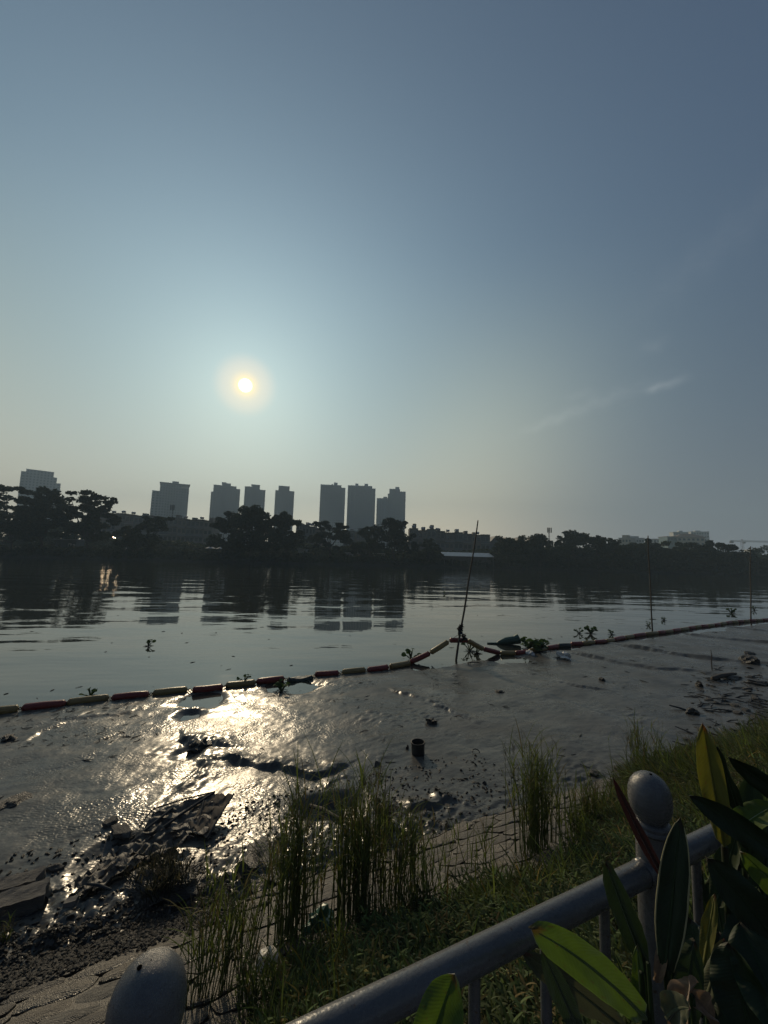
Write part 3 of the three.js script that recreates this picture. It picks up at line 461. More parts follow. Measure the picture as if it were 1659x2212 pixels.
function gableHouse(label, px, half, pyTop, depth, m) {
  const c = depth / FOCAL, p = atDepth(px, pyTop, depth), w = half * c, H = p.y - 1.9, e = H * 0.72, t = thing('gabled_house', label, 'house', V(p.x, 1.9, p.z));
  const mb = new MB(); mb.box(0, 0, -4, w * 2, e, 8); mb.tri(V(-w, e, 0), V(w, e, 0), V(0, H - 0.1, 0)); mb.build('wall', m, t, { uv: 1 });
  const rf = new MB(); for (const s of [-1, 1]) { const a = V(0, H, 0.4), b = V(s * (w + 0.4), e - 0.2, 0.4), d = V(0, H, -8.3), f = V(s * (w + 0.4), e - 0.2, -8.3); rf.quad(a, b, f, d); const dn = V(0, -0.18, 0); rf.quad(a, a.clone().add(dn), b.clone().add(dn), b); }
  rf.build('roof', M.slate, t); new MB().box(0, e * 0.45, 0.05, w * 0.5, 1.5, 0.12).build('window', M.pane, t); return t;
}
gableHouse('pale gabled house right of the row houses, its gable towards the river', 1070, 12, 1158, 165, M.dullC);
gableHouse('smaller gabled house with a brown wall, right of the pale gabled house', 1094, 11, 1160, 160, M.dullB);
gableHouse('little gabled house half hidden under the antenna mast', 1124, 14, 1160, 165, M.dull);
gableHouse('low gabled house just left of the thin antenna mast', 1152, 13, 1159, 168, M.dullC);
{ // thin antenna mast and a second one on a roof
  const mast = (label, px, pyTop, depth, r0) => { const p = atDepth(px, pyTop, depth), t = thing('antenna_mast', label, 'antenna mast', V(p.x, 2, p.z)), h = p.y - 2, mb = new MB(); for (const [a, b] of [[-1, -1], [1, -1], [0, 1]]) mb.bar(V(a * r0 * 1.7, 0, b * r0), V(a * r0 * 0.5, h, b * r0 * 0.4), 0.09, 0.07, 4); for (let y = 0; y < h - 1; y += 1.3) { const k = 1 - y / h * 0.7; mb.bar(V(-r0 * 1.7 * k, y, -r0 * k), V(r0 * 1.7 * k, y + 1.3, -r0 * k), 0.05, 0.05, 4); mb.bar(V(r0 * 1.7 * k, y, -r0 * k), V(0, y + 1.3, r0 * k), 0.05, 0.05, 4); } mb.build('lattice', M.steel, t); for (const a of [-1, 0, 1]) new MB().box(a * 0.75, h - 2.2, 0.4, 0.4, 2.2, 0.3).build('antenna_panel', M.steel, t); };
  mast('thin dark antenna mast rising from the houses right of the row houses', 1186, 1140, 168, 0.32);
  mast('dark flared antenna mast standing before the wide flat roofed tower', 374, 1091, 166, 0.3);
}
// white block, teal and cream buildings on the right
function block(name, label, px0, px1, pyTop, depth, m, o = {}) {
  const c = depth / FOCAL, mid = atDepth((px0 + px1) / 2, pyTop, depth), W = (px1 - px0) * c, H = mid.y - 2, t = thing(name, label, 'building', V(mid.x, 2, mid.z), undefined, (o.turn ?? 0) + Math.atan2(-mid.x, -mid.z) * 0.5), D = o.deep ?? 12;
  new MB().box(0, 0, -D / 2, W, H, D).build('wall', m, t, { uv: 1 });
  const fl = Math.max(2, Math.round(H / 3.5)), nw = o.nw ?? 5;
  for (let f = Math.max(0, fl - 5); f < fl; f++) for (let q = 0; q < nw; q++) new MB().box((q + 0.5 - nw / 2) * W / nw, f * H / fl + 1.0, 0.05, W / nw * 0.55, 1.6, 0.2).build('window', M.pane, t);
  for (let f = Math.max(1, fl - 5); f < fl; f++) new MB().box(0, f * H / fl, 0.25, W, 0.2, 0.5).build('ledge', m, t, { uv: 1 });
  if (o.hip) { const rf = new MB(), e = 1.2, a = V(-W / 2 - e, H, e), b = V(W / 2 + e, H, e), cc = V(W / 2 + e, H, -D - e), d = V(-W / 2 - e, H, -D - e), p = V(-W * 0.2, H + o.hip, -D / 2), q = V(W * 0.2, H + o.hip, -D / 2); rf.quad(a, b, q, p); rf.tri(b, cc, q); rf.quad(cc, d, p, q); rf.tri(d, a, p); rf.quad(d, cc, b, a); rf.build('roof', M.roof, t, { uv: 1 }); }
  else new MB().box(0, H, -D / 2, W * 1.05, 0.5, D * 1.08).build('roof', o.roof ?? m, t, { uv: 1 });
  for (const [a, b, h] of o.tops ?? []) new MB().box(((a + b) / 2 - 0.5) * W, H + 0.5, -D / 2, (b - a) * W, h, D * 0.5).build('stair_house', m, t, { uv: 1 });
  return t;
}
block('apartment_block', 'white apartment block with flat projecting roofs above the right hand trees', 1338, 1362, 1163, 290, M.cream, { nw: 4, turn: -0.5, tops: [[0.2, 0.7, 2.2]] });
block('apartment_block', 'grey white wing right behind the white apartment block', 1362, 1391, 1163, 300, M.white, { nw: 5, turn: 0.25, tops: [[0.1, 0.8, 1.4]] });
block('office_block', 'small pale box building between the white block and the teal building', 1405, 1424, 1165, 330, M.white, { nw: 3 });
block('glass_building', 'dark teal glass building left of the cream hip roofed one', 1443, 1472, 1160, 300, M.teal, { nw: 5, turn: 0.2, roof: M.slate });
block('hip_roofed_building', 'cream building under a dark red hip roof, above the right hand trees', 1468, 1517, 1161, 295, M.cream, { nw: 6, hip: 3.4, deep: 16 });
block('apartment_block', 'pale high block behind the teal glass building', 1457, 1484, 1150, 430, M.white, { nw: 6, tops: [[0.45, 0.7, 1.6]] });
block('apartment_block', 'pale high block behind the right end of the hip roofed building', 1496, 1528, 1149, 440, M.white, { nw: 7, tops: [[0.3, 0.6, 1.2]] });
block('glass_building', 'small teal side wing right of the hip roofed building', 1517, 1538, 1168, 310, M.teal, { nw: 4, roof: M.slate });
block('apartment_block', 'pale low block at the right edge below the tower crane', 1624, 1640, 1188, 330, M.white, { nw: 4 });
{ // tower crane
  const d = 400, p = atDepth(1603, 1170, d), t = thing('tower_crane', 'red and white tower crane with a long level jib at the right edge', 'crane', V(p.x, 2, p.z)), h = p.y - 2;
  const lat = (mb, a, b, w, n) => { const dir = b.clone().sub(a), u = Math.abs(dir.y) > Math.abs(dir.x) ? V(1, 0, 0) : V(0, 1, 0), v = V(0, 0, 1); for (const [i, j] of [[-1, -1], [1, -1], [1, 1], [-1, 1]]) { const o = u.clone().multiplyScalar(i * w).addScaledVector(v, j * w); mb.bar(a.clone().add(o), b.clone().add(o), 0.16, 0.16, 4); } for (let k = 0; k < n; k++) { const q = a.clone().addScaledVector(dir, k / n), e = a.clone().addScaledVector(dir, (k + 1) / n), s = k % 2 ? 1 : -1; for (const j of [-1, 1]) mb.bar(q.clone().addScaledVector(u, s * w).addScaledVector(v, j * w), e.clone().addScaledVector(u, -s * w).addScaledVector(v, j * w), 0.1, 0.1, 4); } return mb; };
  lat(new MB(), V(0, 0, 0), V(0, h, 0), 0.8, Math.round(h / 2)).build('mast', M.craneRed, t);
  lat(new MB(), V(1, h + 0.6, 0), V(46, h + 0.6, 0), 0.6, 24).build('jib', M.white, t);
  lat(new MB(), V(-1, h + 0.4, 0), V(-12, h + 0.4, 0), 0.55, 6).build('counter_jib', M.white, t);
  new MB().box(-11, h - 1.8, 0, 2.8, 2.4, 1.6).build('counterweight', M.steel, t);
  new MB().box(1.3, h - 1.9, 0.9, 1.5, 2.0, 1.5).build('cab', M.steel, t);
  lat(new MB(), V(0, h, 0), V(0, h + 2.6, 0), 0.5, 2).build('mast_head', M.craneRed, t);
}
// the far promenade: shed, cabin, stalls, sunlit roofs, sunshades, low wall
{
  const D = 113, k = D / FOCAL, a = atDepth(957, 1200, D), b = atDepth(1065, 1204, D), w = b.x - a.x, t = thing('shed', 'long low open shed with a pale corrugated tin roof on the far bank', 'shed', V((a.x + b.x) / 2, 1.3, a.z)), eave = a.y - 1.3 - 0.1;
  const rf = new MB(), n = 54; for (let j = 0; j < n; j++) { const x0 = -w / 2 + w * j / n, x1 = -w / 2 + w * (j + 1) / n, y0 = (j % 2) * 0.05, y1 = ((j + 1) % 2) * 0.05; rf.quad(V(x0, eave + y0, 1.6), V(x1, eave + y1, 1.6), V(x1 - 0.4, eave + 1.15 + y1, -2.2), V(x0 - 0.4, eave + 1.15 + y0, -2.2)); }
  rf.build('roof', M.tin, t, { uv: 1 });
  for (let j = 0; j < 7; j++) new MB().bar(V(lerp(-w / 2 + 0.3, w / 2 - 0.3, j / 6), -0.8, 1.3), V(lerp(-w / 2 + 0.3, w / 2 - 0.3, j / 6), eave, 1.3), 0.07, 0.07, 6).build('post', M.steel, t);
  new MB().box(0, -0.8, -2, w, eave + 1.4, 0.15).build('back_wall', M.dull, t, { uv: 1 });
}
{
  const D = 106, c = atDepth(140, 1192, D), t = thing('cabin', 'small pale grey cabin with a white door frame under the left trees', 'cabin', V(c.x, 1.4, c.z));
  new MB().box(0, 0, -1.5, 5.6, 3.3, 3).build('wall', M.dullC, t, { uv: 1 }); new MB().box(0, 3.3, -1.4, 6.2, 0.2, 3.8).build('roof', M.grey, t, { uv: 1 });
  const dr = new MB().box(1.2, 0, 0.05, 0.8, 2.3, 0.1).build('door', M.white, t); new MB().box(1.2, 0.1, 0.12, 0.5, 2.0, 0.06).build('door_pane', M.pane, dr);
  new MB().box(2.3, 0.9, 0.05, 0.6, 1.2, 0.1).build('window', M.white, t);
}
{ // roofs that catch the sun: tilted sheet metal
  const D = 128; [[228, 1156, 2.0], [243, 1159, 1.6], [262, 1155, 1.8], [275, 1157, 1.1]].forEach(([px, py, w], j) => {
    const p = atDepth(px, py, D), toCam = V(-p.x, 1.5, -p.z).normalize(), nrm = toCam.add(SUN).normalize(), t = thing('stall_roof', ['sunlit tin stall roof, leftmost of the bright roofs under the left trees', 'sunlit tin stall roof, second of the bright roofs under the left trees', 'sunlit tin stall roof, third of the bright roofs under the left trees', 'smallest sunlit tin stall roof, rightmost of the bright roofs'][j], 'stall roof', V(p.x, 1.7, p.z), 'sunlit stall roofs');
    const m = new MB().box(0, 0, 0, w, 0.05, 1.0).build('roof_sheet', M.brightTin, t); m.position.y = p.y - 1.7; m.quaternion.setFromUnitVectors(V(0, 1, 0), nrm);
    for (const s of [-1, 1]) new MB().bar(V(s * w * 0.3, 0, 0), V(s * w * 0.3, p.y - 1.75 + (s * w * 0.3) * -nrm.x, 0), 0.05, 0.05, 5).build('post', M.steel, t);
  });
  const p = atDepth(287, 1188, 122), t = thing('kiosk', 'small dark kiosk with a pale frame right of the sunlit roofs', 'kiosk', V(p.x, 1.6, p.z)); new MB().box(0, 0, 0, 2.8, 2.1, 2.2).build('wall', M.slate, t); const fr = new MB(); fr.box(0, 2.1, 0.1, 3.1, 0.16, 2.5); fr.box(1.42, 0, 1.12, 0.14, 2.1, 0.14); fr.box(-1.42, 0, 1.12, 0.14, 2.1, 0.14); fr.build('frame', M.canvas, t); new MB().box(0, 0.8, 1.1, 2.4, 0.9, 0.06).build('window', M.pane, t);
  [[455, 1180, 'left'], [478, 1181, 'middle'], [505, 1183, 'right']].forEach(([px, py, w]) => { const q = atDepth(px, py, 118), s = thing('sunshade', `pale canvas sunshade, ${w} one of three left of the broad domed tree`, 'sunshade', V(q.x, 1.6, q.z), 'sunshades on the far bank'), h = q.y - 1.6; const g = new THREE.ConeGeometry(1.7, 0.7, 8, 1, true); const mb = new MB().add(g, new THREE.Matrix4().makeTranslation(0, h - 0.3, 0)); mb.build('canopy', M.canvas, s); new MB().bar(V(0, 0, 0), V(0, h, 0), 0.04, 0.04, 5).build('pole', M.steel, s); });
  const a = atDepth(745, 1196, 121), b = atDepth(832, 1199, 121), wl = thing('low_wall', 'pale low wall on the far promenade between two dark trees', 'wall', V((a.x + b.x) / 2, 1.5, a.z)); new MB().box(0, 0, 0, b.x - a.x, a.y - 1.5 + 0.3, 0.3).build('wall_panel', M.grey, wl, { uv: 1 }); new MB().box(0, a.y - 1.2, 0, b.x - a.x + 0.2, 0.12, 0.45).build('coping', M.white, wl, { uv: 1 });
  const q = atDepth(653, 1187, 121), ct = thing('shelter', 'small pale lit shelter seen under the broad domed tree', 'shelter', V(q.x, 1.5, q.z)); new MB().box(0, 0, -1, 2.8, q.y - 1.5, 1.8).build('wall', M.white, ct, { uv: 1 }); new MB().box(0, q.y - 1.5, -0.8, 3.2, 0.15, 2.4).build('roof', M.canvas, ct);
}

// ------------------------------------------------------------------ on the river and the mud
{ // the boom: floats joined by links. [end, end] as seen; those held up by the pole hang in the plane of the pole
  const N0 = 10.1, low = (px, py) => onY(px, py, 0.055), up = (px, py) => onN(px, py, N0 + 0.25);
  const F = [['y', low(-52, 1541), low(40, 1531)], ['r', low(47, 1530), low(142, 1520)], ['y', low(145, 1518), low(235, 1507)], ['r', low(241, 1508), low(322, 1500)], ['y', low(330, 1498), low(405, 1490)], ['r', low(415, 1491), low(482, 1484)], ['y', low(487, 1481), low(552, 1474)], ['r', low(554, 1473), low(614, 1466)], ['d', low(622, 1468), low(674, 1463)], ['r', low(680, 1457), low(732, 1454)], ['y', low(739, 1452), low(789, 1447)], ['r', low(794, 1447), low(839, 1441)], ['y', low(842, 1440), low(885, 1432)],
    ['r', up(886, 1430), up(928, 1411)], ['y', up(930, 1410), up(968, 1386)], ['r', up(972, 1383), up(1010, 1383)], ['y', up(1011, 1384), up(1044, 1402)], ['r', up(1045, 1402), up(1079, 1411)], ['y', low(1081, 1411), low(1113, 1411)], ['r', low(1114, 1411), low(1140, 1408)], ['y', low(1143, 1407), low(1180, 1401)], ['r', low(1183, 1400), low(1205, 1396)], ['d', low(1206, 1395), low(1232, 1394)]];
  const joints = [[1233, 1391], [1258, 1390], [1284, 1387], [1309, 1385], [1326, 1382], [1349, 1377], [1368, 1374], [1394, 1370], [1421, 1367], [1436, 1365], [1452, 1363], [1469, 1360], [1487, 1357], [1500, 1355], [1513, 1353], [1528, 1352], [1542, 1350], [1555, 1348], [1568, 1346], [1580, 1344], [1593, 1343], [1605, 1342], [1618, 1341], [1631, 1340], [1646, 1339], [1660, 1338], [1674, 1337], [1688, 1336]];
  for (let k = 0; k + 1 < joints.length; k++) F.push(['ryryyrry'[k % 8] === 'y' && k % 2 ? 'y' : 'ryryryry'[k % 8], low(joints[k][0] + 1, joints[k][1]), low(joints[k + 1][0], joints[k + 1][1])]);
  const nth = (q) => NTH[q] ?? ['twenty first', 'twenty second', 'twenty third', 'twenty fourth'][q - 20];
  const shape = (L, R, seed) => { // a slightly bent hexagon-ended float with flanges
    const r = rng(seed), prof = [[0, 0.35], [0.012, 0.62], [0.05, 0.94], [0.075, 1], [0.5, 1.02], [0.925, 1], [0.95, 0.94], [0.988, 0.62], [1, 0.35]], by = (r() - 0.5) * 0.02;
    return new MB().tube(prof.map(([t]) => V((t - 0.5) * L, by * Math.sin(t * 3.14), 0)), prof.map(([, q]) => R * q * (1 + (r() - 0.5) * 0.03)), 12);
  };
  const count = { r: 0, y: 0, d: 0 }, col = { r: M.red, y: M.yellow, d: M.drab }, nm = { r: 'red', y: 'faded yellow' };
  F.forEach(([c, a, b], k) => {
    const L = a.distanceTo(b), t = thing('boom_float', '', 'float', a.clone().lerp(b, 0.5), 'floats of the river boom'); count[c]++;
    const where = k < 13 ? `${NTH[k]} float from the left end of the boom` : k < 18 ? ['rising towards the leaning pole, lower one', 'rising towards the leaning pole, upper one', 'held level at the leaning pole', 'sloping down right of the leaning pole, upper one', 'sloping down right of the leaning pole, lower one'][k - 13] : k < 23 ? `${['first', 'second', 'third', 'fourth', 'fifth'][k - 18]} lying float right of the leaning pole, by the weed clump` : k <= 46 ? `${nth(k - 23)} boom float counted right from the weed clump` : `${nth(F.length - 1 - k)} boom float counted back from the right edge`;
    t.userData.label = c === 'd' ? (k < 13 ? 'sagging float wrapped in dark green cloth in the left boom' : 'dark green float right of the weed clump in the boom') : `${nm[c]} tube float, ${where}`;
    const d = b.clone().sub(a).normalize(), q = new THREE.Quaternion().setFromUnitVectors(V(1, 0, 0), d), R = c === 'd' && k < 13 ? 0.07 : 0.078;
    const body = c === 'd' && k < 13 ? new MB().tube(linSteps(0, 1, 12).map((u) => V((u - 0.5) * L, -0.05 * Math.sin(u * 3.14) + 0.02 * noise(u * 6, 1), 0.02 * noise(u * 5, 8))), linSteps(0, 1, 12).map((u) => 0.05 + 0.02 * noise(u * 7, 3) + 0.03 * Math.abs(u - 0.5)), 9).build('body', M.drab, t) : shape(L, R, 40 + k).build('body', col[c], t, { crease: 0.6 });
    body.quaternion.copy(q);
    if (c !== 'd' && k < 24) for (const e of [-0.43, 0.43]) { const rg = new MB().tube([V(e * L - 0.006, 0, 0), V(e * L + 0.006, 0, 0)], R * 1.045, 12).build('band', col[c], t); rg.quaternion.copy(q); }
    if (k + 1 < F.length && k < 24) { const nx = F[k + 1][1], g = nx.distanceTo(b); if (g < 0.5) { const e0 = b.clone().sub(t.position), e1 = nx.clone().sub(t.position), mid = e0.clone().lerp(e1, 0.5), lk = new MB(); for (const s of [-1, 1]) lk.tube([e0, mid.clone().add(V(0, s * 0.028, 0)), e1], 0.011, 5); lk.build('link', M.rubber, t); } }
  });
  // poles
  const pole = (label, foot, top, n, r0, o = {}) => { const a = onN(foot[0], foot[1], n), b = onN(top[0], top[1], n), g = thing('pole', label, 'pole', a, undefined), L = b.clone().sub(a); const pts = linSteps(0, 1, 14).map((u) => L.clone().multiplyScalar(u).add(V(0.02 * noise(u * 3 + n, 1) * L.y * 0.4, 0, 0))); pts.unshift(L.clone().multiplyScalar(-0.08)); new MB().tube(pts, pts.map((p, k) => lerp(r0, r0 * 0.55, k / 15) * (k % 2 ? 1 : 1.05)), 8).build('shaft', M.bamboo, g); o.extra?.(g, L); return g; };
  pole('tall leaning bamboo pole that holds up the boom, dark rag tied low on it', [985, 1428], [1033, 1124], 10.2, 0.036, { extra: (g, L) => {
    const c = L.clone().multiplyScalar(0.2); const mb = new MB(), r = rng(3); for (let k = 0; k < 26; k++) { const y = (r() - 0.62) * 0.5, p = c.clone().add(V((r() - 0.35) * 0.09 + (y < -0.1 ? 0.08 : 0), y, (r() - 0.5) * 0.1)); clump(mb, p, 0.12 + r() * 0.1, r); } mb.build('rag', M.rag, g);
    new MB().tube([L.clone().multiplyScalar(0.185), up(972, 1383).sub(g.position)], 0.008, 5).build('rope', M.rope, g); } });
  pole('straight thin bamboo pole in the boom, second of the three poles', [1410, 1394], [1400, 1157], 10.95, 0.034);
  pole('straight thin pole near the right edge, third of the three poles', [1622, 1346], [1621, 1180], 11.5, 0.036);
}
const hyaMat = M.hyacinth;
function hyacinth(label, p, R, seed, n = 9) {
  const r = rng(seed), t = thing('water_hyacinth', label, 'water plant', p, 'drifting water hyacinths'), st = new MB(), rt = new MB();
  for (let k = 0; k < n; k++) {
    const th = r() * 6.28, lean = 0.3 + r() * 0.9, h = R * (0.5 + r() * 0.8), e = V(Math.cos(th) * lean * R, h, Math.sin(th) * lean * R), m = e.clone().multiplyScalar(0.5).add(V(0, h * 0.15, 0));
    st.tube([V(0, -0.01, 0), m, e], [0.012 * R / 0.2, 0.016 * R / 0.2, 0.006 * R / 0.2], 5);
    const lf = new MB(), w = R * (0.22 + r() * 0.14), tilt = new THREE.Euler((r() - 0.5) * 1.6, r() * 6, (r() - 0.5) * 1.4), c0 = lf.v(e.x, e.y, e.z), ring = [];
    for (let j = 0; j < 9; j++) { const a = j / 9 * 6.28, q = V(Math.cos(a) * w, 0.2 * w * Math.cos(2 * a), Math.sin(a) * w * 1.2).applyEuler(tilt).add(e); ring.push(lf.v(q.x, q.y, q.z)); }
    for (let j = 0; j < 9; j++) lf.i.push(c0, ring[j], ring[(j + 1) % 9]);
    lf.build('leaf', hyaMat, t);
  }
  for (let k = 0; k < 12; k++) { const th = r() * 6.28; rt.tube([V(0, 0.01, 0), V(Math.cos(th) * R * 0.5, 0.012 + r() * 0.02, Math.sin(th) * R * 0.5), V(Math.cos(th) * R * (0.8 + r() * 0.4), 0.0, Math.sin(th) * R * 0.9)], [0.006, 0.006, 0.003], 4); }
  st.build('stalk', M.hyacinth, t, { kind: 'stuff' }); rt.build('root', M.rag, t, { kind: 'stuff' });
  return t;
}
hyacinth('small water hyacinth floating alone on open water left of centre', onY(320, 1396, 0), 0.145, 1, 9);
hyacinth('water hyacinth stuck behind the third boom float, with dark stalks', onY(195, 1506, 0.04), 0.15, 2, 7);
hyacinth('little water hyacinth behind the yellow float nearest the sun glitter', onY(528, 1473, 0.04), 0.16, 3, 5);
hyacinth('dark water hyacinth stranded on the mud below the cloth wrapped float', mudAt(608, 1494), 0.17, 4, 10);
hyacinth('water hyacinth behind the red float that begins the rise to the pole', onY(888, 1424, 0.02), 0.22, 5, 9);
hyacinth('dark water hyacinth under the boom just right of the leaning pole', mudAt(1014, 1406), 0.24, 6, 6);
hyacinth('dark water hyacinth hanging below the sloping float right of the pole', mudAt(1028, 1412), 0.2, 7, 5);
hyacinth('large leafy water hyacinth heap lying over the boom', mudAt(1163, 1408), 0.33, 8, 30);
hyacinth('second leafy plant at the left side of the hyacinth heap', mudAt(1142, 1402), 0.27, 9, 16);
hyacinth('small dark plant on the water, left one behind the straight boom run', onY(1250, 1368, 0), 0.17, 10, 7);
hyacinth('spreading dark plant on the water behind the straight boom run', onY(1276, 1369, 0), 0.25, 11, 12);
hyacinth('low dark plant on the water nearest the second pole on its left', onY(1322, 1371, 0), 0.16, 12, 7);
hyacinth('low dark plant floating right of the second pole', onY(1435, 1340, 0), 0.16, 13, 7);
hyacinth('tiny dark plant on the water right of the second pole foot', onY(1400, 1352, 0), 0.15, 14, 6);
hyacinth('low weed raft on the water left of the third pole', onY(1580, 1325, 0), 0.25, 15, 14);
hyacinth('small weed raft on the water at the right edge behind the third pole', onY(1630, 1318, 0), 0.2, 16, 8);
hyacinth('tiny drifting plant on open water near the leaning pole', onY(962, 1284, 0), 0.2, 17, 5);
// lumps: irregular closed stones, clods, bags
function lump(name, label, cat, p, size, m, seed, group, o = {}) {
  const g = new THREE.IcosahedronGeometry(1, o.detail ?? 3), P = g.attributes.position;
  for (let k = 0; k < P.count; k++) { const v = V(P.getX(k), P.getY(k), P.getZ(k)), a = 1 + (o.rough ?? 0.35) * (noise(v.x * 1.6 + seed, v.y * 1.6 + v.z * 1.1) + 0.4 * noise(v.x * 4 + seed, v.z * 4 + v.y * 3)); if (o.flat) v.y = Math.min(v.y, o.flat); P.setXYZ(k, v.x * a * size[0], v.y * a * size[1], v.z * a * size[2]); }
  const gm = toCreasedNormals(mergeVertices(g), o.crease ?? 0.6), me = shadowed(new THREE.Mesh(gm, m)); me.name = numbered(name); me.position.copy(p).add(V(0, size[1] * (o.sink ?? 0.35), 0)); me.rotation.y = o.turn ?? seed; scene.add(me); return tag(me, label, cat, group);
}
const ML = (px, py) => mudAt(px, py);
lump('rock', 'pale flat topped rock in the glitter at the left, upper of two', 'rock', ML(238, 1778), [0.075, 0.04, 0.055], M.rock, 1.3, 'rocks left of the torn sheet', { flat: 0.5 });
lump('rock', 'longer wet rock right below the flat topped one', 'rock', ML(262, 1800), [0.14, 0.055, 0.07], M.rock, 2.7, 'rocks left of the torn sheet', { flat: 0.5 });
lump('rock', 'dark rock at the mud edge left of the concrete slab ruins', 'rock', ML(118, 1878), [0.09, 0.03, 0.04], M.rock, 3.1);
[['dark hump of mud in the middle of the sun glitter', 430, 1607, 0.16, 0.09], ['dark clod on the left edge, beside the boom mud', 16, 1598, 0.12, 0.06], ['long low dark clod at the left edge', 24, 1735, 0.16, 0.03], ['small dark lump like a shoe in the middle of the mud', 931, 1561, 0.11, 0.055], ['dark round lump near the right edge, half sunk', 1617, 1428, 0.26, 0.14], ['small dark lump above the round half sunk one', 1622, 1413, 0.16, 0.06], ['dark upright stub in the mud right of centre', 1511, 1483, 0.08, 0.1], ['dark curled lump in the right hand mud', 1497, 1541, 0.12, 0.07], ['little dark lump below the second pole, centre right', 1300, 1469, 0.09, 0.045], ['flat dark lump at the grass edge left of the knobbed post', 1283, 1672, 0.09, 0.03], ['small dark clod at the grass edge right of the flat lump', 1335, 1663, 0.06, 0.035], ['dark clod beside the black pot', 880, 1617, 0.025, 0.035], ['flat dark lump on the mud between pot and boom', 1080, 1495, 0.1, 0.03], ['dark clod among the litter at the right edge', 1580, 1466, 0.2, 0.05], ['dark lump beside the litter at the far right', 1640, 1478, 0.22, 0.06]].forEach(([l, x, y, w, h], k) => lump('mud_lump', l, 'lump', ML(x, y), [w, h, w * 0.7], M.clod, k * 1.7 + 4, 'dark lumps on the mud', { rough: 0.6 }));
lump('plastic_bag', 'whitish crumpled bag of rubbish at the boom, right of the hyacinth heap', 'bag', ML(1217, 1421), [0.26, 0.14, 0.18], M.plastic, 8.2, undefined, { rough: 0.6, crease: 0.3 });
lump('plastic_bag', 'white crumpled bag under the left side of the hyacinth heap', 'bag', ML(1143, 1413), [0.16, 0.1, 0.14], M.plastic, 5.2, undefined, { rough: 0.6, crease: 0.3 });
{ // green sack floating
  const p = onY(1102, 1392, 0), t = thing('sack', 'dark green sack floating behind the boom, its open end raised', 'sack', p), mb = new MB();
  mb.tube([V(-0.85, 0.02, 0), V(-0.5, 0.03, 0), V(-0.42, 0.06, 0), V(-0.15, 0.12, 0), V(0.15, 0.16, 0), V(0.32, 0.22, 0)], [0.025, 0.03, 0.07, 0.14, 0.15, 0.19], 10, false); mb.build('body', M.tealBag, t, { crease: 0.4 });
}
{ // black pot half sunk in the mud
  const p = ML(903, 1628), t = thing('pot', 'black plastic pot standing half sunk in the mud', 'pot', p), R = 0.103, pts = [[R * 0.95, -0.06], [R * 0.97, 0.09], [R, 0.155], [R * 1.04, 0.157], [R * 1.04, 0.172], [R * 0.97, 0.172], [R * 0.94, 0.1], [R * 0.9, 0.02], [0.001, 0.02]].map(([a, b]) => new THREE.Vector2(a, b));
  const m = shadowed(new THREE.Mesh(new THREE.LatheGeometry(pts, 32), M.rubber)); m.name = 'body'; m.rotation.z = 0.04; t.add(m);
  new MB().tube(linSteps(0, 1, 24).map((u) => V(Math.cos(u * 6.283) * R * 1.02, 0.165, Math.sin(u * 6.283) * R * 1.02)), 0.006, 6, false).build('rim', M.rubber, t);
}
{ const p = ML(1028, 1626), t = thing('ring', 'small dark ring half buried in the mud right of the black pot', 'ring', p); new MB().tube(linSteps(0.0, 1, 20).map((u) => V(Math.cos(-0.2 + u * 3.6) * 0.052, 0.012 + 0.02 * Math.sin(u * 3.1), -Math.sin(-0.2 + u * 3.6) * 0.045)), 0.008, 6).build('hoop', M.rubber, t); }
{ const p = ML(815, 1668), t = thing('wire_rack', 'small bent wire rack with a dry brown leaf on it, stuck in the mud', 'wire rack', p), mb = new MB(); for (let k = 0; k < 6; k++) { const x = -0.08 + k * 0.03; mb.tube([V(x, -0.02, 0.02), V(x + 0.004, 0.05, 0.02), V(x + 0.012, 0.065, 0.0), V(x + 0.02, 0.05, -0.02), V(x + 0.024, -0.02, -0.02)], 0.0022, 4); } mb.tube([V(-0.1, 0.055, 0.01), V(0.02, 0.06, 0.0), V(0.13, 0.09, 0.0)], 0.003, 4); mb.build('wires', M.rubber, t); const lf = new MB(); lf.quad(V(-0.05, 0.07, 0.03), V(0.06, 0.08, 0.03), V(0.05, 0.11, -0.03), V(-0.03, 0.13, -0.04)); lf.build('dry_leaf', M.tarp, t); }
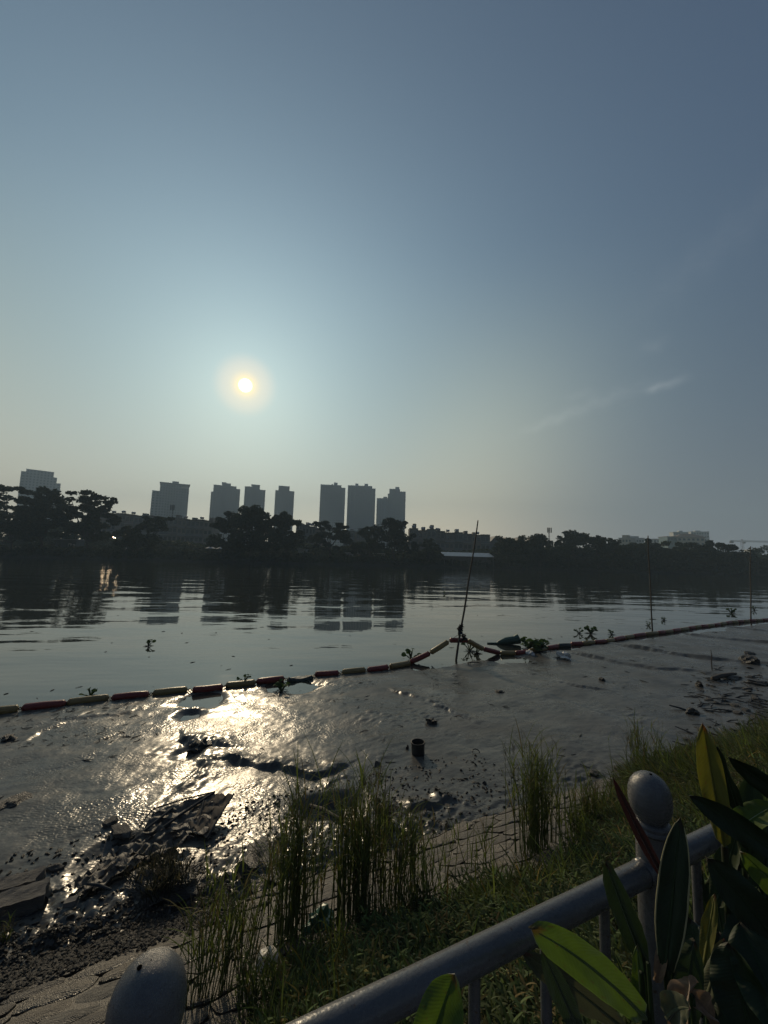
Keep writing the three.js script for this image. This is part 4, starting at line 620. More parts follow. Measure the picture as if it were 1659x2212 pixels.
{ // sticks
  const stick = (label, a, b, r, m = M.wood, sag = 0.03) => { const t = thing('stick', label, 'stick', a, 'sticks on the mud'), d = b.clone().sub(a); new MB().tube([V(0, 0, 0), d.clone().multiplyScalar(0.35).add(V(0, sag, 0)), d.clone().multiplyScalar(0.7).add(V(0, sag * 0.8, 0.02)), d], [r, r * 0.95, r * 0.8, r * 0.5], 6).build('shaft', m, t); };
  const up = (p, h) => p.clone().add(V(0, h, 0));
  stick('thin upright twig standing in the mud below the boom, centre', ML(937, 1490 + 0), up(ML(937, 1491), 0.2), 0.004);
  stick('upright thin stake in the right hand mud', ML(1538, 1446), up(ML(1538, 1446), 0.55), 0.014);
  stick('dark short stick lying in the mud under the leaning pole', up(ML(1010, 1434), 0.02), up(ML(1040, 1434), 0.02), 0.018);
  stick('short dark stick right of the lump in the middle of the mud', up(ML(985, 1548), 0.01), up(ML(1002, 1554), 0.01), 0.008);
  stick('dark branch lying among the litter at the right edge', up(ML(1540, 1470), 0.04), up(ML(1590, 1460), 0.06), 0.06);
  stick('pale thin cane leaning at the grass edge near the tall yellow leaf', up(ML(1555, 1602), 0.2), up(ML(1600, 1648), 0.05), 0.008, M.brick);
  stick('long thin stick lying on the mud at the right edge', up(ML(1530, 1512), 0.02), up(ML(1600, 1516), 0.03), 0.012);
  stick('dark plank like branch in the wet mud behind the tall reeds', up(ML(668, 1748), 0.04), up(ML(760, 1790), 0.03), 0.022);
  stick('thin stick across the foot of the slope right of the reeds', up(ML(1160, 1722), 0.03), up(ML(1195, 1718), 0.03), 0.008);
}
{ // torn sheet over sticks, with folds
  const t = thing('torn_sheet', 'large torn brown sheet draped over sticks at the foot of the slope', 'sheet', ML(320, 1850)), o = t.position;
  const patch = (name, c, hgt, fold, m, seed, lab) => { // four corners on the mud, raised by hgt
    const P = c.map(([x, y], k) => { const q = ML(x, y); q.y += hgt[k]; return q; }), mb = new MB(), n = 26, id = [];
    for (let i = 0; i <= n; i++) { id.push([]); for (let j = 0; j <= n; j++) { const u = i / n, v = j / n, a = P[0].clone().lerp(P[1], u), b = P[3].clone().lerp(P[2], u), q = a.lerp(b, v), f = fold * (0.6 * Math.sin((v * 3.2 + 0.6 * noise(u * 2 + seed, v * 2)) * 6.28) + 1.1 * noise(u * 5 + seed, v * 9) + 0.5 * noise(u * 14, v * 20 + seed)), ed = 0.05 * noise(u * 7 + seed, v * 7 + 3); q.y = Math.max(q.y + f, mudY(q.x, q.z) + 0.006 + 0.004 * noise(u * 30, v * 30)); id[i].push(mb.v(q.x + ed * 0.5 - o.x, q.y - o.y, q.z + ed - o.z, u * 0.8, v * 0.5)); } }
    for (let i = 0; i < n; i++) for (let j = 0; j < n; j++) mb.i.push(id[i][j], id[i + 1][j], id[i + 1][j + 1], id[i][j], id[i + 1][j + 1], id[i][j + 1]);
    mb.build(name, m, t, lab ? { label: lab } : {});
  };
  patch('sheet', [[330, 1762], [462, 1742], [448, 1812], [300, 1830]], [0.05, 0.14, 0.06, 0.05], 0.022, M.tarp, 1.1);
  patch('sheet', [[452, 1742], [503, 1750], [446, 1820], [405, 1796]], [0.15, 0.16, 0.04, 0.07], 0.010, M.gauze, 4.1, 'thin translucent end of the sheet');
  patch('sheet', [[225, 1868], [335, 1806], [420, 1822], [290, 1890]], [0.04, 0.10, 0.07, 0.05], 0.028, M.tarp, 2.3);
  patch('sheet', [[157, 1920], [240, 1858], [320, 1868], [180, 1948]], [0.05, 0.07, 0.07, 0.03], 0.026, M.tarp, 3.7);
  const hem = (a, b, h, r) => { const p = ML(...a), q = ML(...b); p.y += h[0]; q.y += h[1]; new MB().tube([p.sub(o), p.clone().lerp(q.clone().sub(o), 0.5).add(V(0, 0.015, 0)), q.sub(o)], r, 6).build('hem', M.rag, t); };
  hem([503, 1748], [446, 1822], [0.165, 0.05], 0.012); hem([462, 1742], [300, 1840], [0.16, 0.06], 0.014); hem([330, 1760], [462, 1742], [0.06, 0.16], 0.008); hem([250, 1862], [372, 1766], [0.05, 0.1], 0.013); hem([428, 1792], [440, 1752], [0.08, 0.15], 0.008); hem([300, 1794], [330, 1760], [0.03, 0.06], 0.007); hem([185, 1935], [238, 1936], [0.09, 0.05], 0.010);
}
{ // concrete rubble at the left edge
  const slab = (label, p, s, ry, rz, m = M.concrete, name = 'concrete_slab', cat = 'slab') => { const g = thing(name, label, cat, p, undefined, ry), geo = new THREE.BoxGeometry(...s, 20, 6, 12), P = geo.attributes.position; for (let k = 0; k < P.count; k++) { const x = P.getX(k), y = P.getY(k), z = P.getZ(k), f = 1 + 0.16 * noise(x * 6 + s[0] * 9, z * 6 + y * 5) + 0.06 * noise(x * 17, z * 17 + y * 9); P.setXYZ(k, x * f + 0.02 * noise(y * 12, z * 9), y * (1 + 0.3 * noise(x * 6, z * 6)) + 0.006 * noise(x * 23, z * 23), z * f + 0.02 * noise(x * 8, y * 12)); } const me = shadowed(new THREE.Mesh(toCreasedNormals(mergeVertices(geo), 0.5), m)); me.name = 'block'; me.rotation.z = rz; me.position.y = s[1] * 0.3; g.add(me); };
  slab('broken concrete slab with a flat top at the left edge, above the pebbles', ML(38, 1965), [0.36, 0.14, 0.17], 0.42, 0.05);
  slab('second concrete slab lying flat behind it at the left edge', ML(20, 1926), [0.42, 0.10, 0.14], 0.40, 0.03);
  slab('small pale brick lying at the end of the torn sheet', ML(152, 1952), [0.085, 0.035, 0.05], 0.35, 0.08, M.brick, 'brick', 'brick');
  const p = ML(90, 1960), t = thing('can', 'rusty open can lying by the concrete slab', 'can', p); const m = shadowed(new THREE.Mesh(new THREE.LatheGeometry([[0.001, 0], [0.034, 0], [0.036, 0.06], [0.038, 0.062], [0.034, 0.06], [0.032, 0.006], [0.001, 0.006]].map(([a, b]) => new THREE.Vector2(a, b)), 20), M.concrete)); m.name = 'body'; m.rotation.set(0.5, 0, -0.4); m.position.y = 0.01; t.add(m);
}
function instanced(name, label, cat, geo, material, list, tint) { // list: [position, quaternion, scale]
  const im = new THREE.InstancedMesh(geo, material, list.length), m4 = new THREE.Matrix4(), c = new THREE.Color();
  list.forEach(([p, q, s], k) => { im.setMatrixAt(k, m4.compose(p, q, s.isVector3 ? s : V(s, s, s))); if (tint) { const t = tint(k); im.setColorAt(k, c.setRGB(t[0], t[1], t[2])); } });
  im.name = numbered(name); im.castShadow = im.receiveShadow = true; scene.add(im); return tag(im, label, cat, null, 'stuff');
}
const qRand = (r, tilt) => new THREE.Quaternion().setFromEuler(new THREE.Euler((r() - 0.5) * tilt, r() * 6.28, (r() - 0.5) * tilt));
{ // pebbles at the toe and fine litter on the mud
  const r = rng(61), g = new THREE.IcosahedronGeometry(1, 1); { const P = g.attributes.position; for (let k = 0; k < P.count; k++) { const f = 1 + 0.3 * noise(P.getX(k) * 2 + 5, P.getY(k) * 2 + P.getZ(k)); P.setXYZ(k, P.getX(k) * f, P.getY(k) * f * 0.65, P.getZ(k) * f); } g.computeVertexNormals(); }
  const L = []; for (let k = 0; k < 6500; k++) { const s = -1.35 + 1.75 * r(), n = 3.28 + 0.75 * r() + 0.1 * noise(s * 3, 1); if (r() > 1.15 - Math.abs(n - 3.62) * 2) continue; const y = Math.max(slopeY(n) + 0.012, mudY(...shore(s, n).toArray().filter((_, i) => i !== 1))); L.push([shore(s, n, y + r() * 0.012), qRand(r, 1.5), 0.006 + 0.014 * r() * r()]); }
  instanced('gravel', 'dark wet gravel between the concrete slab and the stone slope', 'gravel', g, M.clod, L, () => { const t = 0.7 + r() * 1.3; return [t, t * 0.95, t * 0.9]; });
  const C = []; for (let k = 0; k < 2600; k++) { const s = -2.2 + 6.2 * r(), n = 3.55 + Math.pow(r(), 1.5) * 1.6; const p = shore(s, n); if (s > 2.6 && r() < 0.6) continue; p.y = mudY(p.x, p.z); if (p.y < 0) continue; C.push([p, qRand(r, 2), V(0.01 + 0.03 * r() * r(), 0.008 + 0.016 * r() * r(), 0.01 + 0.026 * r() * r())]); }
  const tw = new MB(); tw.tube([V(-0.5, 0, 0), V(-0.1, 0.03, 0.06), V(0.5, 0.0, 0)], [0.03, 0.04, 0.02], 5);
  const T = []; for (let k = 0; k < 1500; k++) { const az = lerp(-0.95, 0.9, r()), d = 4.2 + 22 * Math.pow(r(), 1.6), p = V(Math.sin(az) * d, 0, -Math.cos(az) * d), n = nOf(p), s = sOf(p); if (n < 3.9 || n > 12) continue; const dens = 0.25 + 0.9 * sstep(fbm(s * 0.5 + 11, n * 0.65 + 4, 3), 0.0, 0.4) + (s > 10 && n < 9 ? 0.6 : 0); if (r() > dens) continue; p.y = Math.max(0, mudY(p.x, p.z)) + 0.004; T.push([p, new THREE.Quaternion().setFromEuler(new THREE.Euler(0, r() * 6.28, (r() - 0.5) * 0.3)), (0.03 + 0.16 * Math.pow(r(), 3)) * (d > 9 ? 1.5 : 1)]); }
  const rr = rng(404);
  for (let k = 0; k < 620; k++) { const a = rr() < 0.6, px = a ? lerp(10, 340, rr()) : lerp(350, 1010, rr()), py = a ? lerp(1528, 1610, rr()) + (170 - px) * 0.07 : lerp(1448, 1520, rr()); if (noise(px * 0.017 + 3, py * 0.05) < 0.0 && rr() < 0.85) continue; const p = mudAt(px, py); if (nOf(p) > 10.3) continue; p.y += 0.004; T.push([p, new THREE.Quaternion().setFromEuler(new THREE.Euler(0, rr() * 6.28, (rr() - 0.5) * 0.4)), 0.03 + 0.13 * Math.pow(rr(), 2.5)]); }
  for (let k = 0; k < 900; k++) { const px = lerp(1470, 1760, Math.pow(rr(), 0.7)), py = lerp(1440, 1625, rr()); if (noise(px * 0.02, py * 0.03) < -0.1 && rr() < 0.8) continue; const p = mudAt(px, py); if (nOf(p) < 3.8) continue; p.y += 0.006; const isC = rr() < 0.3; (isC ? C : T).push([p, new THREE.Quaternion().setFromEuler(new THREE.Euler(0, rr() * 6.28, (rr() - 0.5) * 0.5)), isC ? V(1, 0.6, 0.8).multiplyScalar(0.02 + 0.1 * Math.pow(rr(), 3)) : 0.06 + 0.4 * Math.pow(rr(), 3)]); }
  instanced('twigs', 'fine twigs and scraps scattered over the mud', 'litter', tw.geo(), M.rag, T);
  instanced('mud_clods', 'small wet clods of mud along the foot of the slope', 'mud clods', g, M.clod, C);
  const W = []; for (let k = 0; k < 60; k++) { const az = lerp(-0.9, 0.85, r()), d = 11 + 45 * r() * r(), p = V(Math.sin(az) * d, 0.006, -Math.cos(az) * d); if (nOf(p) < 10.6) continue; W.push([p, qRand(r, 0.1), V((0.03 + 0.1 * r() * r()) * (d / 18), 0.012, 0.022 * (d / 16))]); }
  instanced('floating_scraps', 'small scraps drifting on the river', 'litter', g, M.rag, W);
}

// ------------------------------------------------------------------ grass and reeds on the slope
{
  const r = rng(71), tuft = (n, len, w, bend, spread) => { const mb = new MB(); for (let k = 0; k < n; k++) { const th = r() * 6.28, out = V(Math.cos(th), 0, Math.sin(th)), a = out.clone().multiplyScalar(spread * r()); mb.blade(a, V(out.x * 0.35, 1, out.z * 0.35).normalize(), len * (0.5 + r() * 0.6), w * (0.7 + 0.6 * r()), bend * (0.4 + r()), V(-out.z, (r() - 0.5) * 0.4, out.x), 4); } return mb.geo(); };
  const weed = () => { const mb = new MB(); for (let q = 0; q < 3; q++) { const th0 = r() * 6.28, top = V(Math.cos(th0) * 0.08 * r(), 0.08 + 0.12 * r(), Math.sin(th0) * 0.08 * r()); mb.tube([V(0, 0, 0), top.clone().multiplyScalar(0.5).add(V(0.005, 0, 0)), top], [0.0022, 0.0018, 0.001], 4, false); for (let k = 0; k < 9; k++) { const u = 0.25 + 0.75 * k / 8, th = k * 2.4 + r(), out = V(Math.cos(th), 0, Math.sin(th)); mb.blade(top.clone().multiplyScalar(u), V(out.x, 0.55 + 0.4 * r(), out.z).normalize(), 0.045 + 0.035 * r(), 0.012 + 0.005 * r(), 0.7, V(-out.z, 0.15, out.x), 3); } } return mb.geo(); };
  // where the slope is grown over: upper edge of the bare stones, along the shore
  const edge = (s) => { const K = [[-6, 1.25], [-0.3, 1.25], [0.25, 1.7], [0.5, 2.3], [0.9, 2.45], [1.5, 2.3], [2.2, 2.2], [2.9, 2.35], [3.5, 2.75], [4.3, 3.1], [5.5, 3.45], [8, 3.62], [14, 3.6]]; for (let k = 0; k + 1 < K.length; k++) if (s < K[k + 1][0]) return lerp(K[k][1], K[k + 1][1], clamp((s - K[k][0]) / (K[k + 1][0] - K[k][0]), 0, 1)) + 0.16 * noise(s * 2.3, 4.4) + 0.08 * noise(s * 6, 1); return 3.6; };
  const fields = [[], [], [], []];
  for (let k = 0; k < 46000; k++) {
    const s = r() < 0.72 ? lerp(-0.6, 5, r()) : lerp(4.5, 13, r()), n = lerp(0.78, 3.75, r()), e = edge(s);
    if (n > e || (n > e - 0.45 && r() > (e - n) / 0.45 * 0.9 + 0.1)) continue;
    const p = shore(s, n, slopeY(n) + 0.0), low = sstep(n, 1.5, 2.6), pick = r(), weedy = clamp(0.82 - low * 0.42 + 0.5 * noise(s * 1.3, n * 1.7), 0.08, 0.9) * (s > 3.8 ? 0.5 : 1);
    const q = qRand(r, 0.5), far = s > 4.5 ? 1.35 : 1;
    if (pick < weedy) fields[r() < 0.5 ? 0 : 1].push([p, q, (0.4 + r() * 0.5) * far]); else if (r() < 0.75) fields[2].push([p, q, (0.45 + r() * 0.65 + (noise(s * 0.8, n) > 0.15 ? 0.25 : 0)) * far]); else fields[3].push([p, q, (0.5 + r() * 0.6) * far]);
  }
  const tint = () => { const t = 0.4 + r() * r() * 1.5, y = r() < 0.1 ? 1.7 : 1; return [t * y, t * (0.9 + 0.2 * r()), t * 0.9]; };
  instanced('ground_cover', 'leafy low weeds covering the upper slope', 'ground cover', weed(), M.weed, fields[0], tint);
  instanced('ground_cover', 'narrow leaved weeds among the grass of the slope', 'ground cover', weed(), M.weed, fields[1], tint);
  instanced('grass', 'green grass on the slope below the railing', 'grass', tuft(9, 0.24, 0.0075, 1.5, 0.06), M.blade, fields[2], tint);
  instanced('dry_grass', 'yellowed thin grass between the green on the slope', 'grass', tuft(7, 0.26, 0.005, 1.7, 0.07), M.bladeDry, fields[3], tint);
  const debris = new MB(); debris.blade(V(0, 0, 0), V(1, 0.25, 0).normalize(), 0.12, 0.006, 0.2, V(0, 0, 1), 3);
  const D = []; for (let k = 0; k < 2600; k++) { const s = lerp(-0.2, 4, r()), n = lerp(0.75, 1.7, r()); D.push([shore(s, n, slopeY(n) + 0.01 + r() * 0.03), qRand(r, 0.9), 0.5 + r()]); }
  instanced('dead_grass', 'brown dead grass lying on the ground behind the railing', 'dead grass', debris.geo(), M.straw, D, tint);
}
// tall clumps of reed like grass, each a plant of its own: foot, spread, number, height
function reeds(label, foot, spread, n, h, seed, o = {}) {
  const r = rng(seed), t = thing('reed_clump', label, 'reeds', foot, o.group ?? 'tall grass clumps on the slope'), st = new MB(), lf = new MB(), dry = new MB(), hd = new MB();
  for (let k = 0; k < n * 1.3; k++) {
    const x = (r() + r() - 1) * spread[0], z = (r() + r() - 1) * spread[1], n0 = SA * 0 + z, b = V(x * CA - z * SA, -0.448 * n0 - 0.02, -(x * SA + z * CA)), th = r() * 6.28, lean = 0.02 + 0.13 * r() * r() + (r() < 0.08 ? 0.35 * r() : 0) + (o.lean ?? 0), hh = h * (0.55 + 0.5 * r()), top = V(Math.cos(th) * lean * hh + (o.push ?? 0) * hh, hh, Math.sin(th) * lean * hh), side = V(1, 0, 0.3 * (r() - 0.5));
    const pts = [b, b.clone().add(top.clone().multiplyScalar(0.5)).add(V(0, 0.02 * hh, 0)), b.clone().add(top)];
    st.tube(pts, [0.0032, 0.0026, 0.001], 4, false);
    const nb = 2 + Math.floor(r() * 3);
    for (let q = 0; q < nb; q++) { const u = 0.25 + 0.7 * r(), a = b.clone().addScaledVector(top, u), ph = r() * 6.28, out = V(Math.cos(ph), 0, Math.sin(ph)); (r() < 0.22 ? dry : lf).blade(a, V(out.x * (0.25 + 0.2 * r()), 1, out.z * 0.3).normalize(), h * (0.2 + 0.22 * r()), 0.0075 * (0.7 + 0.6 * r()), 0.5 + 1.3 * r() * r(), V(-out.z, 0, out.x), 5); }
    if (r() < 0.3) { const a = b.clone().add(top); for (let q = 0; q < 8; q++) { const ph = r() * 6.28, u = 1 - 0.12 * r(); hd.blade(b.clone().addScaledVector(top, u), V(Math.cos(ph) * 0.5, 1, Math.sin(ph) * 0.5).normalize(), 0.05 + 0.05 * r(), 0.003, 0.8, V(-Math.sin(ph), 0, Math.cos(ph)), 2); } }
  }
  st.build('stem', o.dark ? M.bladeDark : M.blade, t, { kind: 'stuff' }); lf.build('blade', o.dark ? M.bladeDark : M.blade, t, { kind: 'stuff' });
  if (dry.i.length) dry.build('dry_blade', M.bladeDry, t, { kind: 'stuff' }); if (hd.i.length) hd.build('seed_head', M.straw, t, { kind: 'stuff' });
  return t;
}
const RS = (px, py) => onSlope(px, py);
reeds('left of the two tall reed clumps in the centre, against the sun glitter', RS(632, 2030), [0.20, 0.12], 62, 0.98, 1);
reeds('right of the two tall reed clumps in the centre, widest one', RS(770, 1990), [0.24, 0.16], 85, 0.92, 2);
reeds('shorter reed clump leaning on the right side of the two tall clumps', RS(868, 1965), [0.20, 0.12], 42, 0.66, 3);
reeds('loose reed clump right of the left knob, bending over the stones', RS(432, 2170), [0.16, 0.10], 24, 0.62, 4, { push: 0.12, lean: 0.12 });
reeds('tall thin reeds between the left knob and the centre clumps', RS(505, 2140), [0.12, 0.10], 15, 0.74, 5, { push: 0.1, lean: 0.06 });
reeds('tall reed clump on the slope left of the knobbed post', RS(1160, 1838), [0.26, 0.14], 70, 0.88, 6);
reeds('thin tall grass stalks at the mud edge behind the knob', RS(1385, 1690), [0.35, 0.15], 34, 0.72, 7, { lean: 0.08 });
reeds('low grass stalks behind the knob, right of the thin tall ones', RS(1490, 1680), [0.5, 0.2], 60, 0.42, 8, { lean: 0.1 });
reeds('grass clump with pale tips between the reed clump and the post', RS(1265, 1800), [0.25, 0.16], 55, 0.45, 9, { lean: 0.1 });
reeds('lone thin stalks on the bare stones right of the centre clumps', RS(1010, 1900), [0.35, 0.12], 12, 0.5, 10, { lean: 0.08 });
reeds('few long stalks in front of the right bare stones', RS(920, 1985), [0.2, 0.1], 12, 0.55, 11, { lean: 0.18 });
reeds('grass at the very bottom of the slope under the centre clumps', RS(560, 2190), [0.14, 0.1], 26, 0.34, 12, { lean: 0.2 });
reeds('dark drooping tussock hanging over the gravel by the torn sheet', ML(368, 1925), [0.20, 0.16], 90, 0.26, 13, { lean: 0.5, dark: 1 });
reeds('dark matted tussock behind the drooping one, on the torn sheet', ML(330, 1900), [0.20, 0.1], 70, 0.22, 14, { lean: 0.6, dark: 1 });
reeds('small green grass tuft at the left edge on the concrete slab', ML(8, 2040), [0.05, 0.04], 9, 0.2, 15, { lean: 0.2 });
reeds('small yellow green tuft in the dark mud left of the reed clumps', ML(585, 1862), [0.05, 0.05], 10, 0.12, 16, { lean: 0.4 });
lump('mud_mound', 'dark grassy mound of mud just left of the reed clumps', 'mound', ML(565, 1880), [0.26, 0.09, 0.16], M.clod, 2.2, undefined, { rough: 0.7 });
lump('mud_mound', 'dark matted heap under the drooping tussock', 'mound', ML(360, 1918), [0.3, 0.10, 0.18], M.clod, 6.2, undefined, { rough: 0.7 });
lump('tussock_root', 'dark hairy root ball at the mud edge right of the reeds', 'root ball', ML(828, 1795), [0.115, 0.10, 0.10], M.clod, 4.4, undefined, { rough: 0.5, sink: 0.5 });
reeds('dark hair like grass hanging over the root ball', ML(826, 1788).add(V(0, 0.11, 0)), [0.06, 0.05], 60, 0.13, 17, { lean: 0.9, dark: 1 });
lump('plastic_bag', 'pale green crumpled plastic bag between the two reed clumps', 'bag', RS(690, 2005), [0.10, 0.085, 0.08], M.greenBag, 3.3, undefined, { rough: 0.5, crease: 0.3 });
{ // white plastic scrap
  const p = RS(578, 2085), t = thing('plastic_scrap', 'off white curved piece of broken plastic in the grass left of the centre', 'plastic scrap', p), mb = new MB(), id = [];
  for (let i = 0; i <= 12; i++) { id.push([]); for (let j = 0; j <= 8; j++) { const u = i / 12 - 0.5, v = j / 8 - 0.5; id[i].push(mb.v(u * 0.14 * (1 - v * v), 0.035 + 0.05 * Math.cos(u * 4) - 0.10 * v * v + 0.01 * noise(u * 4, v * 4), v * 0.12)); } }
  for (let i = 0; i < 12; i++) for (let j = 0; j < 8; j++) mb.i.push(id[i][j], id[i + 1][j], id[i + 1][j + 1], id[i][j], id[i + 1][j + 1], id[i][j + 1]);
  const m = mb.build('shell', M.plastic, t); m.rotation.set(0.5, 0.6, 0.2);
}

// ------------------------------------------------------------------ the railing
{
  const t = thing('railing', 'grey painted tube railing with knobbed posts along the top of the slope', 'railing'), nR = 0.68, yR = EYE - 0.775;
  const posts = [-2.2, -1.12, -0.03, 1.09, 2.21, 3.33];
  const knobProf = [[0.001, 0.072], [0.012, 0.0712], [0.026, 0.066], [0.039, 0.056], [0.049, 0.041], [0.0545, 0.022], [0.056, 0.002], [0.054, -0.018], [0.048, -0.036], [0.040, -0.05], [0.036, -0.056]].reverse().map(([a, b]) => new THREE.Vector2(a, b));
  posts.forEach((s, k) => {
    const b = shore(s, nR, 1.5), rise = -0.036 + 0.024 * (s + 0.03), top = 2.52 + rise;
    const p = new MB().tube([b, V(b.x, top, b.z)], 0.036, 24).build('post', M.rail, t);
    const kn = shadowed(new THREE.Mesh(new THREE.LatheGeometry(knobProf, 40), M.rail)); kn.name = 'knob'; kn.scale.setScalar(0.885); kn.position.set(b.x, 2.597 + rise, b.z); t.add(kn);
    const cl = new THREE.LatheGeometry([[0.036, -0.012], [0.047, -0.012], [0.050, -0.006], [0.047, 0.0], [0.043, 0.003], [0.047, 0.007], [0.044, 0.013], [0.036, 0.016]].map(([a, c]) => new THREE.Vector2(a, c)), 32), cm = shadowed(new THREE.Mesh(cl, M.rail)); cm.name = 'collar'; cm.position.set(b.x, 2.536 + rise, b.z); cm.scale.set(0.94, 0.9, 0.94); t.add(cm);
    const rj = [V(b.x - CA * 0.045, yR, b.z + SA * 0.045), V(b.x + CA * 0.045, yR, b.z - SA * 0.045)]; new MB().tube(rj, 0.0286, 24).build('weld_sleeve', M.rail, t);
    if (k > 1 && k < 4) { const h = new THREE.CylinderGeometry(0.0036, 0.0036, 0.002, 14), hm = new THREE.Mesh(h, M.hole); hm.name = 'drain_hole'; const d = k === 2 ? V(-0.012, 0.0707, 0.010) : V(0.001, 0.0718, 0.008); hm.position.copy(d); hm.quaternion.setFromUnitVectors(V(0, 1, 0), V(d.x * 1.2, 0.06, d.z * 1.2).normalize()); kn.add(hm); }
  });
  for (let k = 0; k + 1 < posts.length; k++) { const a = shore(posts[k] + 0.04, nR, yR), b = shore(posts[k + 1] - 0.04, nR, yR); new MB().tube(linSteps(0, 1, 6).map((u) => a.clone().lerp(b, u)), 0.0268, 28).build('top_rail', M.rail, t); const c = shore(posts[k] + 0.03, nR, 1.72), d = shore(posts[k + 1] - 0.03, nR, 1.72); new MB().bar(c, d, 0.019, 0.019, 14).build('bottom_rail', M.rail, t); for (let q = 1; q < 6; q++) { const s = posts[k] + q * (posts[k + 1] - posts[k]) / 6, bb = shore(s, nR, 1.735); new MB().bar(bb, V(bb.x, yR - 0.024, bb.z), 0.0115, 0.0115, 14).build('baluster', M.rail, t); } }
  const kerb = new MB(); { const n0 = 0.46, n1 = 0.84, y = 1.565, L = linSteps(-6, 9, 60); for (let k = 0; k < 60; k++) { const j = (q, n) => shore(L[q], n, y + 0.012 * noise(L[q] * 3, n * 5)); kerb.quad(j(k, n0), j(k + 1, n0), j(k + 1, n1), j(k, n1)); const q0 = j(k, n1), q1 = j(k + 1, n1); kerb.quad(q0, q1, V(q1.x, 1.35, q1.z), V(q0.x, 1.35, q0.z)); } }
  structure(kerb.build('kerb', M.concrete, null, { uv: 1 }), 'kerb', 'low concrete kerb that carries the railing');
}

// ------------------------------------------------------------------ broad leaved plants in front of the railing
const LEAF = {
  old: mat(0.016, 0.034, 0.009, 0.55, { specularIntensity: 0.6, map: rep(leafTone, 1), bumpMap: rep(leafVein, 1), bumpScale: 0.0007, transmission: 0, ...both }),  // green darkened and made opaque: shade on these leaves put into the colour
  shadeThin: mat(0.030, 0.055, 0.012, 1, { map: rep(leafTone, 1), bumpMap: rep(leafVein, 1), bumpScale: 0.0007, transmission: 0.25, thickness: 0, ...both }),  // thinner shaded leaf, its shade likewise painted into the dark green
  litGreen: mat(0.095, 0.165, 0.008, 1, { map: rep(leafTone, 1), bumpMap: rep(leafVein, 1), bumpScale: 0.0007, transmission: 0.45, thickness: 0, ...both }),  // brighter, more translucent green paints sunlight into the leaves that look lit
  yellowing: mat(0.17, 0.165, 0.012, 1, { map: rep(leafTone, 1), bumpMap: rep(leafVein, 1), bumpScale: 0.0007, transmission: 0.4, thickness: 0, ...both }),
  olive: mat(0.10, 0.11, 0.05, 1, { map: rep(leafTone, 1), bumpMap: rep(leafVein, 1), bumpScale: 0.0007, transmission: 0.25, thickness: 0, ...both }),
  dry: mat(0.042, 0.013, 0.008, 1, { map: rep(leafTone, 1), transmission: 0.25, thickness: 0, ...both }),
  margin: mat(0.30, 0.27, 0.14, 0.9),
  husk: mat(0.25, 0.16, 0.085, 1, { map: rep(blotch, 2), transmission: 0.25, thickness: 0, ...both }),
};
// a leaf from its base to its tip (seen at px, at a distance), widest w metres; roll turns its face away, sag lets the middle hang or rise
function broadLeaf(parent, base, tip, w, m, o = {}) {
  const mb = new MB(), nL = 18, nW = 8, id = [], L = tip.distanceTo(base), mid = base.clone().lerp(tip, 0.5).add(V(0, (o.sag ?? 0.1) * L, 0)).addScaledVector(V(-SA, 0, -CA), (o.out ?? 0) * L), seed = o.seed ?? 1;
  const cur = new THREE.QuadraticBezierCurve3(base, mid, tip);
  for (let i = 0; i <= nL; i++) {
    const u = i / nL, p = cur.getPoint(u), d = cur.getTangent(u), eye = V(0, EYE, 0).sub(p).normalize(), side = V(0, 0, 0).crossVectors(d, eye).normalize(), nrm = V(0, 0, 0).crossVectors(side, d).normalize(), roll = (o.roll ?? 0) + (o.twist ?? 0) * (u - 0.5);
    const sd = side.clone().multiplyScalar(Math.cos(roll)).addScaledVector(nrm, Math.sin(roll)), nn = V(0, 0, 0).crossVectors(sd, d).normalize();
    const prof = Math.pow(Math.sin(Math.PI * Math.pow(clamp(u, 0.0, 1), o.skew ?? 0.85)), o.strap ?? 0.5) * (1 - 0.25 * sstep(u, 0.8, 1)) + (u < 0.08 ? 0.06 : 0);
    id.push([]);
    for (let j = 0; j <= nW; j++) { const v = j / nW - 0.5, ww = w * prof * (1 + 0.05 * noise(u * 5 + seed, j < nW / 2 ? 1 : 7)), fold = (o.fold ?? 0.22) * Math.abs(v) * ww * 1.2 - 0.02 * w * Math.sin(u * 26 + Math.abs(v) * 5) * Math.abs(v) * 2 + 0.22 * w * noise(u * 3.1 + seed, v * 3) * Math.abs(v) * 2 + 0.06 * w * noise(u * 9 + seed, v < 0 ? 2 : 8) * Math.abs(v) * 2; const q = p.clone().addScaledVector(sd, v * ww).addScaledVector(nn, fold); id[i].push(mb.v(q.x - parent.position.x, q.y - parent.position.y, q.z - parent.position.z, v + 0.5, u)); }
  }
  for (let i = 0; i < nL; i++) for (let j = 0; j < nW; j++) mb.i.push(id[i][j], id[i + 1][j], id[i + 1][j + 1], id[i][j], id[i + 1][j + 1], id[i][j + 1]);
  const me = mb.build('leaf', m, parent, o.label ? { label: o.label } : {});
  if (o.margin) { const pale = LEAF.margin; for (const e of [0, nW]) { const mg = new MB(), pts = id.slice(1, nL).map((row) => V(mb.p[row[e] * 3], mb.p[row[e] * 3 + 1], mb.p[row[e] * 3 + 2])); mg.tube(pts, pts.map((_, k) => 0.0005 + 0.0011 * Math.sin(Math.PI * (k + 1) / (pts.length + 1))), 5, false); mg.build('margin', pale, me); } }
  const rib = new MB(); rib.tube(linSteps(0, 0.93, 10).map((u) => cur.getPoint(u).sub(parent.position)), linSteps(0, 1, 10).map((u) => 0.0028 * (1 - u) + 0.0008), 5, false); rib.build('midrib', m, me);
  return me;
}
